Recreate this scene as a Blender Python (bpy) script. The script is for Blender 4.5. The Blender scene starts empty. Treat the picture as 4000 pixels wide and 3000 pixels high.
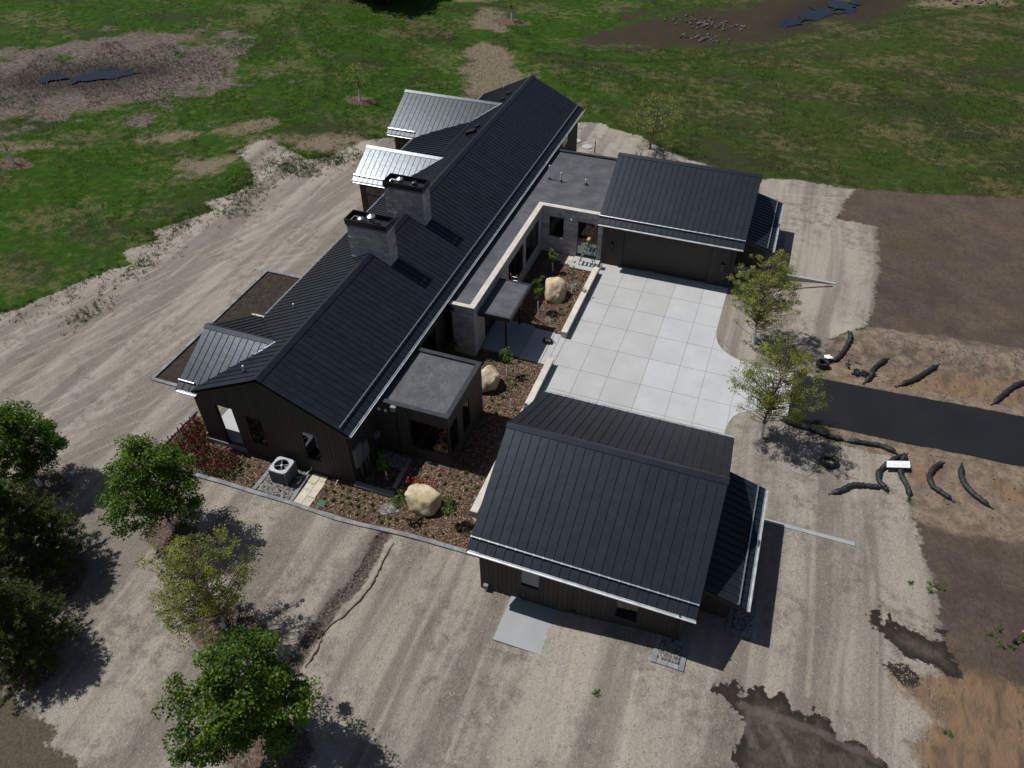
import bpy, math, random
import numpy as np
from mathutils import Matrix, Vector

# ------------------------------------------------------------------ camera, sky, sun, exposure
scene = bpy.context.scene
COL = scene.collection

cam_data = bpy.data.cameras.new('camera')
cam_data.sensor_width = 36.0
cam_data.lens = 26.645
cam_data.clip_end = 3000
camera = bpy.data.objects.new('camera', cam_data)
COL.objects.link(camera)
YAW, PITCH, ROLL = -0.357, -0.745, -0.008
_f = Vector((math.sin(YAW) * math.cos(PITCH), math.cos(YAW) * math.cos(PITCH), math.sin(PITCH)))
_r = Vector((math.cos(YAW), -math.sin(YAW), 0))
_u = _r.cross(_f)
_r2 = _r * math.cos(ROLL) + _u * math.sin(ROLL)
_u2 = -_r * math.sin(ROLL) + _u * math.cos(ROLL)
camera.matrix_world = Matrix(((_r2.x, _u2.x, -_f.x, 4.036), (_r2.y, _u2.y, -_f.y, -33.061),
                              (_r2.z, _u2.z, -_f.z, 28.023), (0, 0, 0, 1)))
scene.camera = camera

SUN_EL = 60.5
world = bpy.data.worlds.new('World')
scene.world = world
world.use_nodes = True
_wn = world.node_tree.nodes
sky = _wn.new('ShaderNodeTexSky')
sky.sky_type = 'NISHITA'
sky.sun_disc = False
sky.sun_elevation = math.radians(SUN_EL)
sky.sun_rotation = math.radians(-90)
world.node_tree.links.new(sky.outputs[0], _wn['Background'].inputs[0])
_wn['Background'].inputs[1].default_value = 0.05

sun_data = bpy.data.lights.new('sun', 'SUN')
sun_data.energy = 4.3
sun_data.angle = math.radians(0.53)
sun_data.color = (1.0, 0.985, 0.955)
sun = bpy.data.objects.new('sun', sun_data)
COL.objects.link(sun)
sun.location = (-20, 0, 40)
sun.rotation_euler = Vector((math.cos(math.radians(SUN_EL)), 0, -math.sin(math.radians(SUN_EL)))).to_track_quat('-Z', 'Y').to_euler()

scene.view_settings.view_transform = 'Standard'
scene.view_settings.look = 'None'
scene.view_settings.exposure = 0.0
scene.view_settings.gamma = 1.0
scene.view_settings.use_curve_mapping = False

random.seed(7)
RNG = np.random.default_rng(7)

# ------------------------------------------------------------------ node helpers
class NT:
    def __init__(self, name):
        self.m = bpy.data.materials.new(name)
        self.m.use_nodes = True
        self.t = self.m.node_tree
        self.n = self.t.nodes
        self.b = self.n['Principled BSDF']
        self.out = self.n['Material Output']

    def link(self, a, b):
        self.t.links.new(a, b)

    def put(self, sock, v):
        if isinstance(v, bpy.types.NodeSocket):
            self.link(v, sock)
        else:
            sock.default_value = v if not (isinstance(v, tuple) and len(v) == 3 and sock.type == 'RGBA') else (*v, 1)

    def coord(self, kind='Object'):
        return self.n.new('ShaderNodeTexCoord').outputs[kind]

    def pos(self):
        return self.n.new('ShaderNodeNewGeometry').outputs['Position']

    def map(self, vec, scale=(1, 1, 1), rot=(0, 0, 0), loc=(0, 0, 0)):
        k = self.n.new('ShaderNodeMapping')
        self.link(vec, k.inputs[0])
        k.inputs['Scale'].default_value = scale
        k.inputs['Rotation'].default_value = rot
        k.inputs['Location'].default_value = loc
        return k.outputs[0]

    def noise(self, vec, scale, detail=3, rough=0.55, dist=0.0, col=False):
        k = self.n.new('ShaderNodeTexNoise')
        self.link(vec, k.inputs['Vector'])
        k.inputs['Scale'].default_value = scale
        k.inputs['Detail'].default_value = detail
        k.inputs['Roughness'].default_value = rough
        k.inputs['Distortion'].default_value = dist
        return k.outputs[1 if col else 0]

    def voronoi(self, vec, scale, feature='F1', out=0):
        k = self.n.new('ShaderNodeTexVoronoi')
        k.feature = feature
        self.link(vec, k.inputs['Vector'])
        k.inputs['Scale'].default_value = scale
        return k.outputs[out]

    def mr(self, v, a, b, c=0.0, d=1.0, smooth=True):
        k = self.n.new('ShaderNodeMapRange')
        if smooth:
            k.interpolation_type = 'SMOOTHSTEP'
        self.put(k.inputs[0], v)
        for i, q in enumerate((a, b, c, d)):
            self.put(k.inputs[i + 1], q)
        return k.outputs[0]

    def math(self, op, a, b=0.0):
        k = self.n.new('ShaderNodeMath')
        k.operation = op
        self.put(k.inputs[0], a)
        self.put(k.inputs[1], b)
        return k.outputs[0]

    def mix(self, f, a, b, mode='MIX'):
        k = self.n.new('ShaderNodeMix')
        k.data_type = 'RGBA'
        k.blend_type = mode
        self.put(k.inputs[0], f)
        self.put(k.inputs[6], a)
        self.put(k.inputs[7], b)
        return k.outputs[2]

    def attr(self, name, out='Fac'):
        k = self.n.new('ShaderNodeAttribute')
        k.attribute_name = name
        return k.outputs[out]

    def rnd(self):
        return self.n.new('ShaderNodeObjectInfo').outputs['Random']

    def sep(self, vec):
        k = self.n.new('ShaderNodeSeparateXYZ')
        self.link(vec, k.inputs[0])
        return k.outputs

    def bump(self, h, strength=0.3, dist=0.02):
        k = self.n.new('ShaderNodeBump')
        k.inputs['Strength'].default_value = strength
        k.inputs['Distance'].default_value = dist
        self.link(h, k.inputs['Height'])
        self.link(k.outputs[0], self.b.inputs['Normal'])

    def fin(self, col, rough=0.8, metal=0.0, spec=0.4):
        self.put(self.b.inputs['Base Color'], col)
        self.put(self.b.inputs['Roughness'], rough)
        self.put(self.b.inputs['Metallic'], metal)
        self.b.inputs['Specular IOR Level'].default_value = spec
        return self.m


M = {}

def simple(name, col, rough=0.7, metal=0.0, var=0.12, scale=6.0, bump=0.0, spec=0.4, rv=0.0):
    t = NT(name)
    p = t.pos()
    n = t.noise(p, scale, 4)
    lo = tuple(c * (1 - var) for c in col)
    hi = tuple(min(1, c * (1 + var)) for c in col)
    c = t.mix(t.mr(n, 0.3, 0.7), lo, hi)
    if rv:
        c = t.mix(t.rnd(), t.mix(1.0, c, (1 - rv,) * 3, 'MULTIPLY'), t.mix(1.0, c, (1 + rv,) * 3, 'MULTIPLY'))
    if bump:
        t.bump(t.noise(p, scale * 5, 4), bump, 0.01)
    t.b.inputs['Specular IOR Level'].default_value = spec
    M[name] = t.fin(c, rough, metal, spec)
    return M[name]

# painted standing-seam steel: charcoal, satin, slightly oil-canned
def roof_mat(name, col, rough):
    t = NT(name)
    p = t.pos()
    big = t.noise(p, 0.9, 2)
    fine = t.noise(p, 22, 3)
    c = t.mix(t.mr(t.noise(p, 2.3, 3), 0.3, 0.7), tuple(k * 0.85 for k in col), tuple(k * 1.15 for k in col))
    c = t.mix(t.math('MULTIPLY', t.mr(t.noise(p, 1.1, 5), 0.5, 0.8), 0.12), c, (0.026, 0.028, 0.034))
    c = t.mix(1.0, c, t.mix(t.rnd(), (0.93, 0.93, 0.93), (1.07, 1.07, 1.07)), 'MULTIPLY')
    h = t.math('ADD', t.math('MULTIPLY', t.noise(p, 3.4, 2), 1.0), t.math('MULTIPLY', big, 1.0))
    t.bump(h, 0.07, 0.05)
    t.b.inputs['Specular Tint'].default_value = (0.80, 0.90, 1.0, 1)
    r = t.mr(fine, 0.3, 0.7, rough - 0.03, rough + 0.04)
    M[name] = t.fin(c, r, 0.0, 0.36)

roof_mat('roof', (0.0142, 0.0162, 0.0225), 0.30)
roof_mat('cap', (0.013, 0.015, 0.0215), 0.30)
simple('deck', (0.0028, 0.003, 0.004), 0.8, spec=0.1)
simple('gutter', (0.62, 0.64, 0.65), 0.38, 0.65, 0.15, 3.0)
simple('rail', (0.60, 0.62, 0.66), 0.32, 0.8, 0.1, 5.0)
simple('galv', (0.46, 0.48, 0.51), 0.4, 0.85, 0.2, 4.0)
simple('dark_metal', (0.018, 0.018, 0.02), 0.42, 0.0, 0.2, 6.0)
simple('coping_dark', (0.035, 0.038, 0.045), 0.42, 0.0, 0.15, 4.0)
simple('trim', (0.038, 0.033, 0.029), 0.6, 0.0, 0.15, 5.0)
simple('pvc', (0.62, 0.62, 0.6), 0.5)
simple('white', (0.74, 0.74, 0.72), 0.55, var=0.06)
simple('black_plastic', (0.012, 0.012, 0.013), 0.45, var=0.3, scale=9)
simple('green_fibreglass', (0.02, 0.12, 0.07), 0.45)
simple('yellow_plastic', (0.5, 0.3, 0.05), 0.5)
simple('red_fibreglass', (0.30, 0.045, 0.03), 0.5)
simple('aluminium', (0.62, 0.63, 0.64), 0.35, 0.8)
simple('grey_box', (0.20, 0.205, 0.21), 0.5)
simple('wood_stake', (0.33, 0.19, 0.09), 0.8)
simple('green_lid', (0.03, 0.10, 0.06), 0.6)
simple('blue_tape', (0.04, 0.10, 0.26), 0.6)
simple('pink', (0.7, 0.1, 0.2), 0.7)
simple('tub', (0.72, 0.76, 0.76), 0.25)
simple('interior', (0.16, 0.14, 0.12), 0.9)
simple('interior_floor', (0.45, 0.43, 0.4), 0.6)
simple('screen_cloth', (0.02, 0.02, 0.02), 0.9)

def glass_mat():
    t = NT('glass')
    t.n.remove(t.b)
    tr = t.n.new('ShaderNodeBsdfTransparent'); tr.inputs[0].default_value = (0.90, 0.94, 0.93, 1)
    gl = t.n.new('ShaderNodeBsdfGlossy'); gl.inputs['Roughness'].default_value = 0.02
    gl.inputs[0].default_value = (0.95, 0.97, 1, 1)
    fr = t.n.new('ShaderNodeFresnel'); fr.inputs[0].default_value = 1.65
    mx = t.n.new('ShaderNodeMixShader')
    t.link(t.math('ADD', fr.outputs[0], 0.04), mx.inputs[0]); t.link(tr.outputs[0], mx.inputs[1]); t.link(gl.outputs[0], mx.inputs[2])
    t.link(mx.outputs[0], t.out.inputs[0])
    M['glass'] = t.m
glass_mat()

def board_mat():
    t = NT('board')
    p = t.coord('Object')
    pos = t.pos()
    g = t.noise(t.map(pos, (30, 30, 1.4)), 1.0, 4, 0.6)
    c = t.mix(t.mr(g, 0.3, 0.7), (0.042, 0.037, 0.032), (0.062, 0.055, 0.0475))
    c = t.mix(t.math('MULTIPLY', t.mr(t.noise(pos, 0.8, 3), 0.45, 0.75), 0.35), c, (0.072, 0.064, 0.055))
    c = t.mix(1.0, c, t.mix(t.rnd(), (0.88, 0.88, 0.88), (1.12, 1.11, 1.1)), 'MULTIPLY')
    t.bump(g, 0.3, 0.004)
    M['board'] = t.fin(c, 0.7, 0.0, 0.3)
board_mat()

def stone_mat(name, a, b, rv):
    t = NT(name)
    p = t.pos()
    n = t.noise(p, 3.0, 5, 0.6)
    c = t.mix(t.mr(n, 0.3, 0.7), a, b)
    c = t.mix(1.0, c, t.mix(t.rnd(), (1 - rv,) * 3, (1 + rv, 1 + rv * 0.9, 1 + rv * 0.75)), 'MULTIPLY')
    c = t.mix(t.math('MULTIPLY', t.mr(t.noise(p, 30, 3), 0.55, 0.75), 0.3), c, tuple(k * 0.6 for k in a))
    t.bump(t.noise(p, 14, 5, 0.65), 0.6, 0.03)
    M[name] = t.fin(c, 0.85, 0.0, 0.3)
stone_mat('stone', (0.36, 0.345, 0.335), (0.47, 0.45, 0.43), 0.22)
stone_mat('mortar', (0.33, 0.31, 0.29), (0.4, 0.38, 0.355), 0.0)
stone_mat('limestone', (0.50, 0.46, 0.405), (0.6, 0.56, 0.5), 0.08)
stone_mat('paver_tan', (0.46, 0.41, 0.325), (0.56, 0.51, 0.42), 0.12)
stone_mat('paver_grey', (0.17, 0.175, 0.18), (0.24, 0.245, 0.25), 0.2)
stone_mat('rock_face', (0.36, 0.37, 0.37), (0.47, 0.47, 0.46), 0.1)

def boulder_mat():
    t = NT('boulder')
    p = t.pos()
    c = t.mix(t.mr(t.noise(p, 1.6, 5, 0.6), 0.35, 0.68), (0.44, 0.34, 0.2), (0.64, 0.55, 0.40))
    c = t.mix(t.math('MULTIPLY', t.mr(t.noise(p, 5, 4), 0.55, 0.72), 0.5), c, (0.52, 0.45, 0.36))
    c = t.mix(t.math('MULTIPLY', t.mr(t.noise(p, 9, 6, 0.7), 0.56, 0.7), 0.55), c, (0.25, 0.19, 0.12))
    t.bump(t.math('ADD', t.noise(p, 6, 6, 0.65), t.math('MULTIPLY', t.noise(p, 30, 4), 0.3)), 0.7, 0.06)
    M['boulder'] = t.fin(c, 0.9, 0.0, 0.25)
boulder_mat()

def concrete_mat(name, a, b, stain):
    t = NT(name)
    p = t.pos()
    c = t.mix(t.mr(t.noise(p, 0.55, 5, 0.6), 0.3, 0.7), a, b)
    c = t.mix(1.0, c, t.mix(t.rnd(), (0.975, 0.972, 0.968), (1.02, 1.02, 1.02)), 'MULTIPLY')
    c = t.mix(t.math('MULTIPLY', t.mr(t.noise(t.map(p, (1, 2.2, 1)), 1.3, 6, 0.7, 0.6), 0.55, 0.8), stain), c, tuple(k * 0.72 for k in a))
    c = t.mix(t.math('MULTIPLY', t.mr(t.noise(p, 60, 2), 0.35, 0.75), 0.12), c, tuple(k * 0.6 for k in a))
    t.bump(t.noise(p, 80, 2), 0.12, 0.004)
    M[name] = t.fin(c, 0.75, 0.0, 0.35)
concrete_mat('concrete_warm', (0.38, 0.378, 0.372), (0.43, 0.428, 0.423), 0.7)
concrete_mat('concrete_cool', (0.40, 0.403, 0.405), (0.458, 0.461, 0.462), 0.65)
concrete_mat('concrete_grey', (0.27, 0.285, 0.285), (0.32, 0.335, 0.335), 0.3)
concrete_mat('joint', (0.22, 0.215, 0.205), (0.27, 0.265, 0.25), 0.2)

def membrane_mat():
    t = NT('membrane')
    p = t.pos()
    c = t.mix(t.mr(t.noise(p, 1.1, 5, 0.6), 0.3, 0.7), (0.058, 0.063, 0.07), (0.10, 0.105, 0.112))
    dust = t.mr(t.noise(p, 0.5, 6, 0.7, 0.8), 0.56, 0.74)
    c = t.mix(t.math('MULTIPLY', dust, 0.45), c, (0.17, 0.15, 0.13))
    w = t.noise(t.map(p, (1, 1, 1)), 1.8, 3, 0.5, 2.2)
    crease = t.mr(t.math('ABSOLUTE', t.math('SUBTRACT', w, 0.5)), 0.0, 0.03, 1.0, 0.0)
    c = t.mix(t.math('MULTIPLY', crease, 0.4), c, (0.03, 0.032, 0.036))
    t.bump(t.math('ADD', t.math('MULTIPLY', crease, 0.6), t.noise(p, 2.2, 4)), 0.5, 0.05)
    M['membrane'] = t.fin(c, 0.6, 0.0, 0.4)
membrane_mat()

def asphalt_mat():
    t = NT('asphalt')
    p = t.pos()
    c = t.mix(t.mr(t.noise(p, 0.4, 4), 0.3, 0.7), (0.0115, 0.012, 0.0148), (0.0158, 0.0163, 0.0192))
    c = t.mix(t.math('MULTIPLY', t.mr(t.noise(p, 55, 2), 0.4, 0.75), 0.5), c, (0.025, 0.0255, 0.029))
    t.bump(t.noise(p, 70, 2), 0.35, 0.008)
    M['asphalt'] = t.fin(c, 0.9, 0.0, 0.12)
asphalt_mat()

def soil_mat(name, a, b, d, sc):
    t = NT(name)
    p = t.pos()
    n = t.noise(p, sc, 6, 0.7)
    c = t.mix(t.mr(n, 0.32, 0.68), a, b)
    c = t.mix(t.mr(t.voronoi(p, sc * 5), 0.25, 0.6, 0.0, 0.55), c, d)
    t.bump(t.math('ADD', n, t.noise(p, sc * 9, 3)), 0.9, 0.05)
    M[name] = t.fin(c, 0.95, 0.0, 0.15)
soil_mat('mulch', (0.075, 0.045, 0.031), (0.165, 0.105, 0.074), (0.035, 0.022, 0.016), 4.5)
soil_mat('bed_soil', (0.035, 0.027, 0.021), (0.075, 0.058, 0.045), (0.02, 0.016, 0.013), 2.2)
soil_mat('gravel_soil', (0.10, 0.095, 0.09), (0.16, 0.15, 0.14), (0.05, 0.048, 0.045), 5)

def tint_mat(name, cols, rough=0.8, trans=0.0, spec=0.3):
    """colour picked per face from the attribute 'tint' (0..1) along a ramp"""
    t = NT(name)
    k = t.n.new('ShaderNodeValToRGB')
    t.link(t.attr('tint'), k.inputs[0])
    e = k.color_ramp.elements
    while len(e) < len(cols):
        e.new(0.5)
    for i, c in enumerate(cols):
        e[i].position = i / (len(cols) - 1)
        e[i].color = (*c, 1)
    t.fin(k.outputs[0], rough, 0.0, spec)
    if trans:
        tl = t.n.new('ShaderNodeBsdfTranslucent')
        t.link(t.mix(1.0, k.outputs[0], (1.25, 1.5, 0.5), 'MULTIPLY'), tl.inputs[0])
        mx = t.n.new('ShaderNodeMixShader')
        mx.inputs[0].default_value = trans
        t.link(t.b.outputs[0], mx.inputs[1]); t.link(tl.outputs[0], mx.inputs[2])
        t.link(mx.outputs[0], t.out.inputs[0])
    M[name] = t.m
tint_mat('leaf_dark', [(0.035, 0.072, 0.006), (0.072, 0.135, 0.011), (0.14, 0.215, 0.02)], 0.5, 0.35)
tint_mat('leaf_light', [(0.14, 0.155, 0.03), (0.235, 0.25, 0.055), (0.36, 0.36, 0.10)], 0.6, 0.45)
tint_mat('leaf_young', [(0.05, 0.095, 0.016), (0.09, 0.15, 0.03), (0.15, 0.20, 0.05)], 0.6, 0.3)
tint_mat('needle', [(0.036, 0.053, 0.012), (0.08, 0.108, 0.026), (0.16, 0.185, 0.055)], 0.7, 0.25)
tint_mat('grass_blade', [(0.018, 0.04, 0.004), (0.034, 0.07, 0.008), (0.075, 0.10, 0.02)], 0.8, 0.2)
tint_mat('straw_fibre', [(0.15, 0.128, 0.10), (0.30, 0.26, 0.205), (0.5, 0.45, 0.37)], 0.8)
tint_mat('reed', [(0.085, 0.069, 0.056), (0.185, 0.155, 0.128), (0.29, 0.25, 0.205)], 0.9)
tint_mat('chip', [(0.035, 0.022, 0.016), (0.13, 0.075, 0.05), (0.19, 0.118, 0.08), (0.36, 0.27, 0.19)], 0.9)
tint_mat('pebble', [(0.065, 0.063, 0.063), (0.135, 0.132, 0.13), (0.21, 0.18, 0.155), (0.28, 0.265, 0.245)], 0.7)
tint_mat('rubble_stone', [(0.04, 0.033, 0.028), (0.085, 0.073, 0.062), (0.15, 0.132, 0.115)], 0.9)
tint_mat('petal_magenta', [(0.16, 0.008, 0.035), (0.32, 0.016, 0.075)], 0.6, 0.2)
tint_mat('petal_red', [(0.42, 0.02, 0.015), (0.62, 0.05, 0.04), (0.7, 0.3, 0.3)], 0.6, 0.2)
tint_mat('tulip_leaf', [(0.03, 0.06, 0.016), (0.07, 0.11, 0.04), (0.22, 0.20, 0.09)], 0.6, 0.2)
tint_mat('dirt_clod', [(0.05, 0.038, 0.028), (0.10, 0.078, 0.06), (0.2, 0.165, 0.125)], 0.95)

def bark_mat():
    t = NT('bark')
    p = t.pos()
    c = t.mix(t.mr(t.noise(t.map(p, (1, 1, 0.2)), 22, 4), 0.3, 0.7), (0.07, 0.055, 0.045), (0.16, 0.135, 0.115))
    t.bump(t.noise(t.map(p, (1, 1, 0.2)), 30, 4), 0.6, 0.02)
    M['bark'] = t.fin(c, 0.9, 0.0, 0.2)
bark_mat()

def sock_mat():
    t = NT('sock')
    p = t.pos()
    n = t.noise(p, 9, 5, 0.65, 0.8)
    c = t.mix(t.mr(n, 0.35, 0.75), (0.010, 0.010, 0.011), (0.034, 0.035, 0.038))
    c = t.mix(t.math('MULTIPLY', t.mr(t.noise(p, 2.5, 5, 0.7), 0.58, 0.75), 0.35), c, (0.11, 0.10, 0.088))
    t.bump(n, 0.9, 0.05)
    M['sock'] = t.fin(c, 0.45, 0.0, 0.45)
sock_mat()

def water_mat():
    t = NT('water')
    p = t.pos()
    t.bump(t.noise(p, 3.0, 3), 0.35, 0.05)
    M['water'] = t.fin((0.009, 0.011, 0.022), 0.16, 0.0, 0.22)
water_mat()

# ------------------------------------------------------------------ object helpers
ROOT = {}          # object -> world location of the thing's root (children hold local coordinates)

def link(o, parent=None):
    COL.objects.link(o)
    if parent is not None:
        o.parent = parent
        ROOT[o.name] = ROOT[parent.name]
    return o

def tag(o, label=None, cat=None, group=None, kind=None):
    if label: o['label'] = label
    if cat: o['category'] = cat
    if group: o['group'] = group
    if kind: o['kind'] = kind
    return o

def thing(name, label, cat, loc=(0, 0, 0), group=None, kind=None):
    o = bpy.data.objects.new(name, None)
    o.empty_display_size = 0.2
    COL.objects.link(o)
    o.location = loc
    ROOT[o.name] = Vector(loc)
    return tag(o, label, cat, group, kind)

def base_of(parent):
    return ROOT[parent.name] if parent is not None else Vector((0, 0, 0))

class MB:
    def __init__(self):
        self.v = []; self.f = []; self.mi = []
    def add(self, vs, fs, mi=0):
        k = len(self.v)
        self.v += [tuple(p) for p in vs]
        self.f += [tuple(i + k for i in f) for f in fs]
        self.mi += [mi] * len(fs)
        return self
    def box(self, lo, hi, mi=0):
        x0, y0, z0 = lo; x1, y1, z1 = hi
        vs = [(x0, y0, z0), (x1, y0, z0), (x1, y1, z0), (x0, y1, z0), (x0, y0, z1), (x1, y0, z1), (x1, y1, z1), (x0, y1, z1)]
        return self.add(vs, [(0, 3, 2, 1), (4, 5, 6, 7), (0, 1, 5, 4), (1, 2, 6, 5), (2, 3, 7, 6), (3, 0, 4, 7)], mi)
    def prism(self, poly, n, mi=0):
        """poly: 3D points; extruded by vector n (the top is poly + n)"""
        k = len(poly)
        n = Vector(n)
        vs = [Vector(p) for p in poly] + [Vector(p) + n for p in poly]
        # orient
        nn = Vector((0, 0, 0))
        for i in range(k):
            nn += Vector(poly[i]).cross(Vector(poly[(i + 1) % k]))
        up = nn.dot(n) > 0
        top = tuple(range(k, 2 * k)); bot = tuple(range(k - 1, -1, -1))
        side = [(i, (i + 1) % k, (i + 1) % k + k, i + k) for i in range(k)]
        fs = [top, bot] + side
        if not up:
            fs = [tuple(reversed(f)) for f in fs]
        return self.add(vs, fs, mi)
    def bar(self, a, b, w, h, up=(0, 0, 1), mi=0):
        a = Vector(a); b = Vector(b); d = (b - a).normalized()
        up = Vector(up)
        s = d.cross(up)
        if s.length < 1e-4:
            s = d.cross(Vector((1, 0, 0)))
        s.normalize(); u = s.cross(d).normalized()
        s *= w / 2; u *= h / 2
        vs = [a - s - u, a + s - u, a + s + u, a - s + u, b - s - u, b + s - u, b + s + u, b - s + u]
        return self.add(vs, [(0, 3, 2, 1), (4, 5, 6, 7), (0, 1, 5, 4), (1, 2, 6, 5), (2, 3, 7, 6), (3, 0, 4, 7)][:], mi)
    def tube(self, pts, rad, n=8, mi=0, cap=True):
        pts = [Vector(p) for p in pts]
        if not hasattr(rad, '__len__'):
            rad = [rad] * len(pts)
        rings = []; ref = None
        for i, p in enumerate(pts):
            d = (pts[min(i + 1, len(pts) - 1)] - pts[max(i - 1, 0)])
            d = d.normalized() if d.length > 1e-6 else Vector((0, 0, 1))
            if ref is None:
                ref = Vector((0, 0, 1)) if abs(d.z) < 0.9 else Vector((1, 0, 0))
            s = d.cross(ref).normalized(); u = s.cross(d).normalized(); ref = u
            rings.append([p + (s * math.cos(2 * math.pi * k / n) + u * math.sin(2 * math.pi * k / n)) * rad[i] for k in range(n)])
        vs = [q for r in rings for q in r]
        fs = []
        for i in range(len(rings) - 1):
            for k in range(n):
                a = i * n + k; b = i * n + (k + 1) % n
                fs.append((a, b, b + n, a + n))
        if cap:
            fs.append(tuple(range(n - 1, -1, -1))); fs.append(tuple(range((len(rings) - 1) * n, len(rings) * n)))
        return self.add(vs, fs, mi)
    def lathe(self, c, prof, n=16, mi=0):
        """prof: list of (r, z) from bottom to top, about the vertical through c"""
        c = Vector(c); vs = []; fs = []
        for r, z in prof:
            vs += [c + Vector((r * math.cos(2 * math.pi * k / n), r * math.sin(2 * math.pi * k / n), z)) for k in range(n)]
        for i in range(len(prof) - 1):
            for k in range(n):
                a = i * n + k; b = i * n + (k + 1) % n
                fs.append((a, b, b + n, a + n))
        fs.append(tuple(range(n - 1, -1, -1))); fs.append(tuple(range((len(prof) - 1) * n, len(prof) * n)))
        return self.add(vs, fs, mi)
    def build(self, name, mat, parent=None, smooth=False, top=False):
        b = base_of(parent)
        me = bpy.data.meshes.new(name)
        me.from_pydata([(x - b.x, y - b.y, z - b.z) for x, y, z in self.v], [], self.f)
        mats = mat if isinstance(mat, (list, tuple)) else [mat]
        for q in mats:
            me.materials.append(M[q])
        if len(mats) > 1:
            me.polygons.foreach_set('material_index', self.mi)
        if smooth:
            me.polygons.foreach_set('use_smooth', [True] * len(me.polygons))
        me.update()
        o = bpy.data.objects.new(name, me)
        link(o, parent)
        if parent is None:
            ROOT[o.name] = Vector((0, 0, 0))
        return o

def mesh_np(name, V, F, mats, parent=None, tint=None, mi=None, smooth=False):
    """V (n,3), F (m,k) arrays"""
    b = base_of(parent)
    V = np.asarray(V, float) - np.array(b)
    me = bpy.data.meshes.new(name)
    k = F.shape[1]
    me.vertices.add(len(V)); me.vertices.foreach_set('co', V.ravel())
    me.loops.add(F.size); me.loops.foreach_set('vertex_index', F.ravel().astype(np.int32))
    me.polygons.add(len(F)); me.polygons.foreach_set('loop_start', np.arange(0, F.size, k, dtype=np.int32))
    for q in mats:
        me.materials.append(M[q])
    if mi is not None:
        me.polygons.foreach_set('material_index', np.asarray(mi, np.int32))
    if smooth:
        me.polygons.foreach_set('use_smooth', np.ones(len(F), bool))
    if tint is not None:
        a = me.attributes.new('tint', 'FLOAT', 'FACE'); a.data.foreach_set('value', np.asarray(tint, np.float32))
    me.update(calc_edges=True)
    me.validate()
    o = bpy.data.objects.new(name, me)
    link(o, parent)
    if parent is None:
        ROOT[o.name] = Vector((0, 0, 0))
    return o

_unit = {}
def unit_mesh(mat, bevel):
    key = (mat, bevel)
    if key not in _unit:
        me = bpy.data.meshes.new('piece')
        c = 0.5; q = 0.5 - bevel
        vs = [(-c, -c, -c), (c, -c, -c), (c, c, -c), (-c, c, -c), (-c, -c, c), (c, -c, c), (c, c, c), (-c, c, c)]
        fs = [(0, 3, 2, 1), (4, 5, 6, 7), (0, 1, 5, 4), (1, 2, 6, 5), (2, 3, 7, 6), (3, 0, 4, 7)]
        if bevel:
            import bmesh
            bm = bmesh.new()
            vv = [bm.verts.new(v) for v in vs]
            for f in fs: bm.faces.new([vv[i] for i in f])
            bmesh.ops.bevel(bm, geom=bm.edges[:], offset=bevel, segments=1, affect='EDGES')
            bm.to_mesh(me); bm.free()
        else:
            me.from_pydata(vs, [], fs)
        me.materials.append(M[mat])
        _unit[key] = me
    return _unit[key]

def piece(name, lo, hi, mat, parent, bevel=0.0, rotz=0.0):
    """one box-shaped piece sharing its mesh with all alike pieces"""
    o = bpy.data.objects.new(name, unit_mesh(mat, bevel))
    b = base_of(parent)
    o.location = ((lo[0] + hi[0]) / 2 - b.x, (lo[1] + hi[1]) / 2 - b.y, (lo[2] + hi[2]) / 2 - b.z)
    o.scale = (hi[0] - lo[0], hi[1] - lo[1], hi[2] - lo[2])
    o.rotation_euler = (0, 0, rotz)
    link(o, parent)
    return o

# ------------------------------------------------------------------ terrain height
def sm(v, a, b):
    t = np.clip((np.asarray(v, float) - a) / (b - a), 0, 1)
    return t * t * (3 - 2 * t)

def sdf(poly, X, Y):
    """signed distance to a polygon, positive inside"""
    P = np.asarray(poly, float)
    d = np.full(X.shape, 1e18); ins = np.zeros(X.shape, bool)
    for i in range(len(P)):
        x0, y0 = P[i]; x1, y1 = P[(i + 1) % len(P)]
        ex, ey = x1 - x0, y1 - y0
        l2 = ex * ex + ey * ey + 1e-12
        t = np.clip(((X - x0) * ex + (Y - y0) * ey) / l2, 0, 1)
        d = np.minimum(d, (X - x0 - t * ex) ** 2 + (Y - y0 - t * ey) ** 2)
        if y0 != y1:
            c = ((y0 > Y) != (y1 > Y)) & (X < ex * (Y - y0) / (y1 - y0) + x0)
            ins ^= c
    d = np.sqrt(d)
    return np.where(ins, d, -d)

def dline(pts, X, Y):
    d = np.full(X.shape, 1e18)
    for (x0, y0), (x1, y1) in zip(pts[:-1], pts[1:]):
        ex, ey = x1 - x0, y1 - y0
        t = np.clip(((X - x0) * ex + (Y - y0) * ey) / (ex * ex + ey * ey + 1e-12), 0, 1)
        d = np.minimum(d, (X - x0 - t * ex) ** 2 + (Y - y0 - t * ey) ** 2)
    return np.sqrt(d)

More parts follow.
